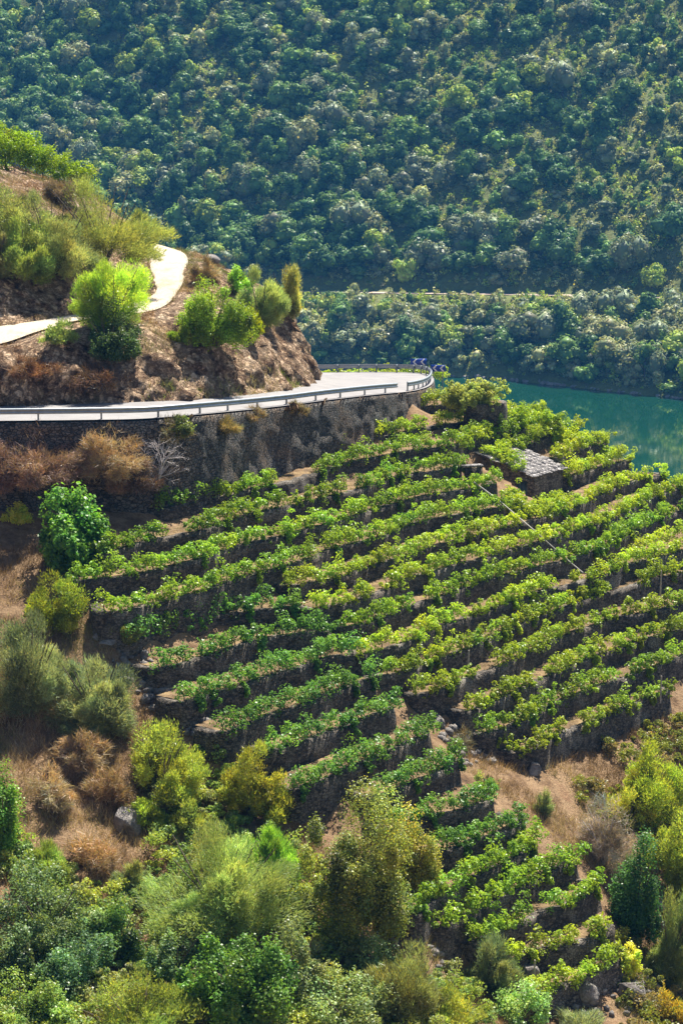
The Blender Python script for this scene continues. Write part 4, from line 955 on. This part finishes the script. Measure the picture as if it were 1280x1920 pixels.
def ridge_row(line, label, seed):
    rng = np.random.default_rng(seed); P, s = resample(np.array([atD(*p) for p in line]), 0.9); P = P.copy(); n2, t2 = normals2(P); e = empty("vine_row", P[len(P) // 2], label, "vine row", "vine rows on the ridge"); off = np.array(e.location)
    V, Q, c = vine_plants(P, n2, t2, 1.05, LY, rng, False); mesh("foliage", V - off, Q, LEAF, e, c)
ridge_row([(1190,1040,156),(1230,1022,157.5),(1290,1003,159)], "short pale vine row at the right edge above the vertical stones", 923)

# ------------------------------------------------------------------ boulders
def rock(u, v, w, h, label, seed, mat=None, D=None):
    rng = np.random.default_rng(seed); b = hit(u, v + h * 0.3) if D is None else atD(u, v, D); k = b[1] / F; W, H = w * k, h * k
    import bmesh as _b
    bm = _b.new(); _b.ops.create_icosphere(bm, subdivisions=4, radius=1.0); V = np.array([x.co[:] for x in bm.verts]); T = np.array([[x.index for x in f.verts] for f in bm.faces]); bm.free()
    for i in range(9):                                   # split off flat faces, as in broken granite
        d = unit(1, rng)[0]; c = rng.uniform(0.55, 0.85); q = V @ d; V = np.where((q > c)[:, None], V - d[None] * (q - c)[:, None], V)
    V = V * (1 + 0.10 * fbm(V + seed, 0.5, 3))[:, None]; V = V * np.array([W * 0.6, W * 0.5, H * 0.62]); o = mesh("boulder", V, T, mat or M_ROCK); o.location = tuple(b + np.array([0, 0, H * 0.25])); o.rotation_euler = (0, 0, rng.uniform(0, 3))
    return tag(o, label, "rock", "boulders among the terraces")
rock(990,1832,46,56,"upright grey boulder with a sunlit face above the lowest vine row",1)
rock(1100,1858,55,50,"white topped boulder at the bottom right under the lowest vines",2)
rock(1178,1858,60,44,"flat broken boulder right of the white topped one",3)
rock(242,1540,60,60,"grey boulder in the dry bracken beside a yellow tuft",4)
rock(325,1315,44,20,"flat pale stone on the rubble path at the vineyard's left corner",5)
rock(372,1378,26,20,"white stone at the foot of the dark vine rows",6)
rock(205,1205,36,12,"flat white slab below the small olive tuft",7)
rock(745,1690,60,26,"long pale ledge stone right of the tall olive tree",8)
rock(720,1660,44,34,"grey stone under the yellow tinged shrub",9)
rock(790,1310,22,20,"white block at the head of the straw gully",10)
rock(822,1350,28,18,"pale stone half way down the straw gully",11)
rock(760,1740,50,30,"broken stone at the rubble ledge's lower end",12)
rock(1178,1012,30,22,"grey stone heap in the right hand terraces",13)
rock(1212,1040,26,26,"upright dark stone at the right hand terraces",14)
rock(880,1150,22,16,"pale stone on a wall edge in the middle of the vineyard",15)
rock(590,1558,40,22,"pale stone on the bare red soil left of the tall olive tree",16)
rock(395,487,34,18,"dark flat rock on the skyline beside the dirt track",17)
rock(1005,1365,30,16,"grey stone below the lowest long wall's left end",18)
rock(1000,1440,34,26,"rock in the dry grass below the right hand walls",19)
rock(1225,1700,40,26,"shaded stone under the dark cone shaped shrub",20)
def rubble(name, zone, n, label, seed, box=(-25, 25, 100, 145)):
    rng = np.random.default_rng(seed); xy = np.c_[rng.uniform(box[0], box[1], n * 60), rng.uniform(box[2], box[3], n * 60)]; z = HA.at(xy[:, 0], xy[:, 1]); u, v = project(np.c_[xy, z]); P = np.c_[xy, z][inpoly(zone, u, v)][:n]; mb = MB()
    for p in P:
        q = IV0 * rng.uniform(0.08, 0.32) * rng.uniform(0.6, 1.3, (1, 3)) * (1 + 0.22 * rng.normal(size=(len(IV0), 1))); mb.add(q + p + np.array([0, 0, 0.04]), (), IT0)
    o = mb.build(name, M_ROCK); o["kind"] = "stuff"; tag(o, label)
import bmesh as _bm
bm = _bm.new(); _bm.ops.create_icosphere(bm, subdivisions=1, radius=1.0); IV0 = np.array([x.co[:] for x in bm.verts]); IT0 = np.array([[x.index for x in f.verts] for f in bm.faces]); bm.free()
rubble("path_rubble", [(170,1190),(230,1180),(330,1290),(420,1380),(400,1420),(330,1380),(250,1290)], 240, "pale broken stones along the vineyard's left edge", 31)
rubble("gully_rubble", [(770,1290),(830,1300),(880,1400),(930,1430),(870,1440),(800,1360)], 160, "loose stones in the straw gully", 32)
rubble("ledge_rubble", [(690,1640),(790,1660),(800,1770),(880,1800),(840,1830),(720,1760)], 200, "broken stones on the rubble ledge beside the tall olive tree", 33)
rubble("corner_rubble", [(1000,1840),(1280,1780),(1280,1910),(1000,1910)], 150, "scattered stones in the bottom right corner", 34)
# ------------------------------------------------------------------ dry grass and bracken
def tufts(name, xy, zf, hgt, cols, per, rng, spread=0.22, label=None, width=0.028):
    k = np.repeat(np.arange(len(xy)), per); n = len(k); q = xy[k] + rng.normal(size=(n, 2)) * spread; z = zf(q)
    D_ = np.c_[rng.normal(size=(n, 2)) * 0.55, np.ones(n)]; L = hgt * (0.5 + rng.random(n))
    P = np.c_[q, z - 0.03]; V, T = blades(P, D_, L, width, rng)
    cols = np.array(cols); nz = (fbm(np.c_[xy, np.zeros(len(xy))], 5.0, 3) * 1.3 + 0.5 + rng.normal(size=len(xy)) * 0.15) * len(cols)
    c = cols[np.clip(nz.astype(int), 0, len(cols) - 1)][k] * (1 + 0.25 * rng.normal(size=(n, 1)) * 0.8); o = mesh(name, V, T, DRY, None, np.clip(c, 0.01, 0.7)); o["kind"] = "stuff"
    return tag(o, label)
rng = np.random.default_rng(60)
xy = np.c_[rng.uniform(-34, 40, 46000), rng.uniform(84, 150, 46000)]; z = HA.at(xy[:, 0], xy[:, 1]); u, v = project(np.c_[xy, z])
ZL = [(-60,1010),(90,1030),(170,1150),(250,1290),(420,1395),(520,1500),(700,1500),(740,1640),(880,1760),(960,1950),(-60,1950)]
ZR = [(840,1400),(930,1425),(1010,1435),(1150,1380),(1330,1300),(1330,1950),(1150,1950),(1180,1780),(1130,1640),(1000,1560),(950,1500),(880,1450)]
ok = (inpoly(ZL, u, v) | inpoly(ZR, u, v)) & (fbm(np.c_[xy, z], 3.0, 3) > -0.22)
tufts("dry_bracken", xy[ok], lambda q: HA.at(q[:, 0], q[:, 1]), 0.58, [(0.20,0.135,0.08),(0.33,0.22,0.125),(0.46,0.34,0.20),(0.52,0.41,0.25),(0.33,0.27,0.13),(0.19,0.19,0.07)], 11, rng, label="straw and rust coloured dry bracken on the slopes round the vineyard")
def undergrowth(name, n, zone, zf, label, cols, seed, box):
    rng = np.random.default_rng(seed); xy = np.c_[rng.uniform(box[0], box[1], n), rng.uniform(box[2], box[3], n)]; z = zf(xy[:, 0], xy[:, 1]); u, v = project(np.c_[xy, z])
    ok = inpoly(zone, u, v) & (fbm(np.c_[xy, z] + 50, 6.0, 3) > -0.2); P0 = np.c_[xy, z][ok]; Vs, Cs = [], []
    for p in P0:
        W = rng.uniform(0.5, 1.7); H = W * rng.uniform(0.6, 1.0); C, rad = crown_lumps(W, W, H, rng, 6, 0.0, 0.34); P, Nn = lump_leaves(C, rad, 70, rng, 0.5, 0.3)
        V, Q = leafquads(P, Nn, 0.09 + 0.06 * rng.random(len(P)), rng); Vs.append(V + p); Cs.append(tint(len(P), cols[rng.integers(len(cols))], rng, 0.3, 0.1))
    V = np.concatenate(Vs); o = mesh(name, V, np.arange(len(V)).reshape(-1, 4), LEAF, None, np.concatenate(Cs)); o["kind"] = "stuff"; tag(o, label)
UL = [(-60,1440),(40,1570),(180,1660),(260,1690),(300,1560),(260,1500),(300,1440),(420,1400),(500,1500),(560,1580),(640,1640),(560,1700),(700,1790),(860,1830),(960,1960),(-60,1960)]
undergrowth("undergrowth", 3600, UL, HA.at, "low green undergrowth between the shrubs along the bottom", [(0.28,0.38,0.08),(0.22,0.34,0.11),(0.38,0.45,0.09),(0.32,0.37,0.17),(0.16,0.25,0.08)], 64, (-32, 12, 84, 116))
UR = [(1110,1400),(1330,1330),(1330,1960),(1170,1960),(1150,1640),(1090,1500)]
undergrowth("gorse_carpet", 1300, UR, HA.at, "low yellow green scrub on the lower right slope", [(0.26,0.3,0.05),(0.2,0.24,0.06),(0.3,0.26,0.12)], 65, (12, 32, 95, 150))
# along the terraces
q = []; qz = []
for (key, *_), P0 in zip(ROWS, rows3):
    P, s = resample(P0, 0.35); nrm, tng = normals2(P); m = rng.random(len(P)) < 0.75; P = P[m]; nn2 = nrm[m]
    o_ = rng.uniform(0.25, 2.0, len(P)); q.append(P[:, :2] + nn2 * o_[:, None]); qz.append(np.full(len(P), Z[key]))
q = np.vstack(q); qz = np.concatenate(qz)
k = np.repeat(np.arange(len(q)), 8); n = len(k); Pq = np.c_[q[k] + rng.normal(size=(n, 2)) * 0.15, qz[k]]; V, T = blades(Pq, np.c_[rng.normal(size=(n, 2)) * 0.5, np.ones(n)], 0.22 * (0.5 + rng.random(n)), 0.028, rng)
cc = np.array([(0.40,0.30,0.14),(0.24,0.26,0.06),(0.46,0.36,0.2),(0.16,0.22,0.04)])[rng.integers(0, 4, len(q))][k]
tag(mesh("terrace_grass", V, T, DRY, None, np.clip(cc * (1 + 0.2 * rng.normal(size=(n, 1))), 0.02, 0.6)), "sparse dry grass along the terrace ledges", kind="stuff")
# on the bank above the road, green along its foot
xy = np.c_[rng.uniform(-46, 2, 26000), rng.uniform(136, 196, 26000)]; ok = inpoly(POLY_UP, xy[:, 0], xy[:, 1]) & ~inpoly(ROADP, xy[:, 0], xy[:, 1]) & ~inpoly(TRACKP, xy[:, 0], xy[:, 1]); xy = xy[ok]
stp = np.hypot(HC.at(xy[:, 0] + .4, xy[:, 1]) - HC.at(xy[:, 0] - .4, xy[:, 1]), HC.at(xy[:, 0], xy[:, 1] + .4) - HC.at(xy[:, 0], xy[:, 1] - .4)) / .8
ok = (fbm(np.c_[xy, xy[:, :1] * 0], 4.0, 3) > -0.05) & (rng.random(len(xy)) > np.clip((stp - 0.6) / 0.7, 0, 0.93))
tufts("bank_grass", xy[ok], lambda q: HC.at(q[:, 0], q[:, 1]), 0.4, [(0.22,0.13,0.08),(0.40,0.24,0.14),(0.42,0.31,0.18),(0.28,0.24,0.10),(0.17,0.19,0.06)], 8, rng, label="rust and straw coloured dry grass on the bank above the road")
inn2, _s = resample(np.array(INN[:11]), 0.25); nr2, _t = normals2(inn2); uu, _v = project(inn2); pr = np.where(uu > 300, 0.9, 0.25); m = rng.random(len(inn2)) < pr
xy = inn2[m, :2] + nr2[m] * rng.uniform(-0.2, 0.9, m.sum())[:, None]
tufts("verge_grass", xy, lambda q: HC.at(q[:, 0], q[:, 1]) + 0.03, 0.45, [(0.20,0.27,0.05),(0.26,0.30,0.08),(0.36,0.31,0.14)], 14, rng, label="green grass along the foot of the road cut")

tr2 = np.vstack([resample(np.array(TR_O), 0.2)[0], resample(np.array(TR_I), 0.25)[0]]); m = rng.random(len(tr2)) < 0.8
tufts("track_edge_grass", tr2[m, :2] + rng.normal(size=(m.sum(), 2)) * 0.12, lambda q: HC.at(q[:, 0], q[:, 1]) + 0.02, 0.34, [(0.30,0.21,0.12),(0.38,0.30,0.17),(0.20,0.20,0.08)], 12, rng, label="straw coloured grass along the edges of the dirt track")
# ------------------------------------------------------------------ woods on the slope across the river
SPEC = [("dark green", (0.038, 0.072, 0.026)), ("mid green", (0.062, 0.105, 0.030)), ("grey green", (0.095, 0.112, 0.068)), ("pale olive", (0.135, 0.145, 0.072)), ("yellow green", (0.125, 0.165, 0.032))]
import bmesh as _b
bm = _b.new(); _b.ops.create_icosphere(bm, subdivisions=1, radius=1.0); IV = np.array([x.co[:] for x in bm.verts]); IT = np.array([[x.index for x in f.verts] for f in bm.faces]); bm.free()
def crown_mesh(sp, var, nq, leaf, rng, core=True):
    """Far crown: sub-crowns with a leafy skin (quads) over a close inner mass (triangles)."""
    h = [0.9, 0.8, 1.1, 0.85][var]; nl = [10, 14, 8, 12][var]
    C, rad = crown_lumps(1.0, 1.0, h, rng, nl, 0.02, 0.36); C = C * np.array([0.85, 0.85, 1.0]); rad = np.maximum(rad, 0.14); k = np.repeat(np.arange(nl), nq // nl); d = unit(len(k), rng); d[:, 2] += 0.25; d /= np.linalg.norm(d, axis=1)[:, None]
    P = C[k] + d * (0.86 + 0.3 * rng.random(len(k)))[:, None] * rad[k]
    V, Q = leafquads(P, d * 1.1 + unit(len(k), rng) * 0.5, leaf * (0.6 + 0.8 * rng.random(len(P))), rng); c = tint(len(P), SPEC[sp][1], rng, 0.3, 0.04)
    if not core: return V, Q, np.zeros((0, 3), int), c * 2.6
    CV = np.concatenate([IV * r * 0.86 * (1 + 0.12 * rng.normal(size=(len(IV), 1))) + p for p, r in zip(C, rad)]); CT_ = np.concatenate([IT + i * len(IV) for i in range(nl)])
    c = np.vstack([c, tint(len(CT_), SPEC[sp][1], rng, 0.3)])
    return np.vstack([V, CV]), Q, CT_ + len(V), c * 2.4
protos = {}
rng = np.random.default_rng(71)
for sp in range(5):
    for var in range(4):
        V, Q, Tq, c = crown_mesh(sp, var, 1100, 0.068, rng); o = mesh("crown", V, [Q, Tq], LEAF_FAR, None, c); protos[sp, var] = o.data; bpy.data.objects.remove(o)
mb = MB(); mb.tube([(0, 0, -0.12), (0.01, 0, 0.2), (0.0, 0.02, 0.55)], [0.045, 0.032, 0.012], 6)
for a in range(5): mb.tube([(0.01, 0, 0.18 + 0.05 * a), (0.2 * math.cos(a * 1.3), 0.2 * math.sin(a * 1.3), 0.42 + 0.05 * a)], [0.016, 0.006], 4)
o = mb.build("trunk", M_BARK); TRUNK = o.data; bpy.data.objects.remove(o)
# scatter: jittered grid, thinned by how dense the wood is there
T = []
xs = np.arange(-250, 190, 4.6); ys = np.arange(470, 905, 4.6)
for x in xs:
    for y in ys:
        px, py = x + rng.uniform(-2, 2), y + rng.uniform(-2, 2); s = np.interp(px, SX, SY); r = np.interp(px, RX, RY)
        if py < s + 1.0 or -5.0 < py - r < 6.0: continue
        e = py - r
        wood = float(fbm(np.array([[px * 0.9 + py * 0.45, (py - px * 0.2) * 0.35, 9.0]]), 46, 3)[0])      # ravines carry the tall trees
        fine = float(vnoise(np.array([[px, py, 3.0]]), 14)[0])
        if e < 0:
            size = rng.uniform(6.5, 12.5) if py - s > 6 else rng.uniform(4.5, 9.0); p = 0.9
            if e > -24: size = rng.uniform(3.5, 6.0)
            if e > -12: size = rng.uniform(1.6, 3.6) if px > 5 else rng.uniform(2.0, 4.6); p = 0.6
            sp = rng.choice(5, p=[.10, .20, .27, .33, .10])
        else:
            left = 1.0 / (1.0 + math.exp((px + 5) / 25)); dens = 0.08 + 0.62 * left - 0.75 * wood + 0.25 * fine
            if e < 26: dens += 0.6
            if rng.random() < dens: size = rng.uniform(6.5, 13.5) * (1.15 if rng.random() < 0.15 else 1.0); p = 0.72; sp = rng.choice(5, p=[.40, .32, .16, .04, .08])
            else: size = rng.uniform(3.0, 8.0); p = 0.36 + 0.12 * left; sp = rng.choice(5, p=[.24, .22, .38, .10, .06])
        if rng.random() > p: continue
        T.append((px, py, float(HFAR.at(px, py)), size, sp, rng.integers(0, 4), e, py - s))
T = np.array(T, dtype=float)
uu, vv = project(T[:, :3] + np.c_[np.zeros((len(T), 2)), T[:, 3] * 0.5]); px_w = T[:, 3] * F / T[:, 1]
hid = ((uu < 290) & (vv > 290 + 0.5 * np.clip(uu, 0, 290))) | ((uu < 570) & (vv > 520)) | ((uu < 900) & (vv > 690))
vis = (uu > 5) & (uu < 1275) & (vv > 8) & (vv < 745) & ~hid
order = np.argsort(-px_w * vis)[:300]; own = np.zeros(len(T), bool); own[order] = True
def zone(e, ds):
    if ds < 9: return "at the far waterline"
    if e < 0: return "between the far waterline and road"
    if e < 28: return "right above the road across the river"
    return "low on the opposite hillside" if e < 80 else "high on the opposite hillside"
names = {}
for i in order: names.setdefault((zone(T[i, 6], T[i, 7]), int(T[i, 4])), []).append(i)
ORD = ["leftmost", "second from the left", "third from the left", "fourth from the left", "fifth from the left", "sixth from the left"]
for (zn, sp), idx in names.items():
    idx = sorted(idx, key=lambda i: uu[i]); small = len(idx) <= 6
    for j, i in enumerate(idx):
        x, y, z, size, _sp, var, e_, ds = T[i]
        lab = f"{SPEC[sp][0]} round crowned tree {zn}"
        if small and len(idx) > 1: lab = f"{ORD[j]} among the {SPEC[sp][0]} trees {zn}"
        e = empty("tree", (x, y, z - 0.2), lab, "tree", "trees across the river" if small else f"{SPEC[sp][0]} trees {zn}")
        e.rotation_euler = (0, 0, rng.uniform(0, 6.28)); k = size * rng.uniform(0.92, 1.1); e.scale = (k, k, size * rng.uniform(0.85, 1.1))
        for nm, dat in (("crown", protos[sp, int(var)]), ("trunk", TRUNK)):
            c = bpy.data.objects.new(nm, dat); COL.objects.link(c); c.parent = e
def joined(name, items, leafs, nq, mat, label, core=True):
    lib = {(sp, var): crown_mesh(sp, var, nq, leafs, rng, core) for sp in range(5) for var in range(4)}; Vs, Cq, Ct, Qs, Ts, n = [], [], [], [], [], 0
    for x, y, z, size, sp, var, *_ in items:
        V, Q, Tq, c = lib[int(sp), int(var)]; a = rng.uniform(0, 6.28); ca, sa = math.cos(a), math.sin(a); k = size * rng.uniform(0.9, 1.1); f = rng.uniform(0.75, 1.25)
        Vs.append(np.stack([(V[:, 0] * ca - V[:, 1] * sa) * k + x, (V[:, 0] * sa + V[:, 1] * ca) * k + y, V[:, 2] * size * rng.uniform(0.75, 1.2) + z - 0.2], 1).astype(np.float32))
        Qs.append(Q + n); Ts.append(Tq + n); Cq.append(c[:len(Q)] * f); Ct.append(c[len(Q):] * f); n += len(V)
    o = mesh(name, np.concatenate(Vs), [np.concatenate(Qs), np.concatenate(Ts)], mat, None, np.concatenate(Cq + Ct)); o["kind"] = "stuff"; tag(o, label)
joined("woodland", T[~own], 0.10, 420, LEAF_FAR, "trees and bushes covering the rest of the opposite hillside")
sc = []
n = 46000; qx = rng.uniform(-240, 190, n); qy = rng.uniform(470, 905, n); s = np.interp(qx, SX, SY); r = np.interp(qx, RX, RY); ok = (qy > s + 1.5) & ((qy - r < -4.2) | (qy - r > 5))
qx, qy = qx[ok], qy[ok]; qz = HFAR.at(qx, qy); fz = fbm(np.c_[qx, qy, qx * 0], 30, 2); sz = rng.uniform(1.2, 3.3, len(qx))
spc = np.where(rng.random(len(qx)) < 0.5 + 0.5 * fz, 3 + (rng.random(len(qx)) < 0.35), rng.integers(0, 5, len(qx)))
joined("scrub", np.c_[qx, qy, qz, sz, spc, rng.integers(0, 4, len(qx)), qx * 0, qx * 0], 0.27, 34, LEAF_FAR, "low scrub between the trees of the opposite hillside", False)
# rocks of the far waterline
mb = MB()
for x in np.arange(-20, 150, 1.3):
    y = np.interp(x, SX, SY) + rng.uniform(-0.8, 1.6); q = IV * rng.uniform(0.5, 1.5, (1, 3)) * (1 + 0.25 * rng.normal(size=(len(IV), 1))) * np.array([1, 1, 0.7]); mb.add(q + np.array([x + rng.normal() * 0.4, y, -84.8]), (), IT)
o = mb.build("shore_rubble", M_ROCK); o["kind"] = "stuff"; tag(o, "pale rocks along the far waterline")

# ------------------------------------------------------------------ the air of the valley
def haze():
    m, n, out = newmat("valley_air"); v = N(n, 'ShaderNodeVolumePrincipled'); v.inputs['Color'].default_value = (0.08, 0.38, 0.92, 1); v.inputs['Density'].default_value = 0.00012; v.inputs['Anisotropy'].default_value = 0.0
    n.links.new(v.outputs[0], out.inputs['Volume'])
    mb = MB(); mb.box((0, 490, 75), 760, 1120, 410); o = mb.build("haze", m); o["kind"] = "stuff"; tag(o, "thin blue air over the valley")
haze()
print("objects", len(bpy.data.objects), "trees", len(T), "trunks", NT)
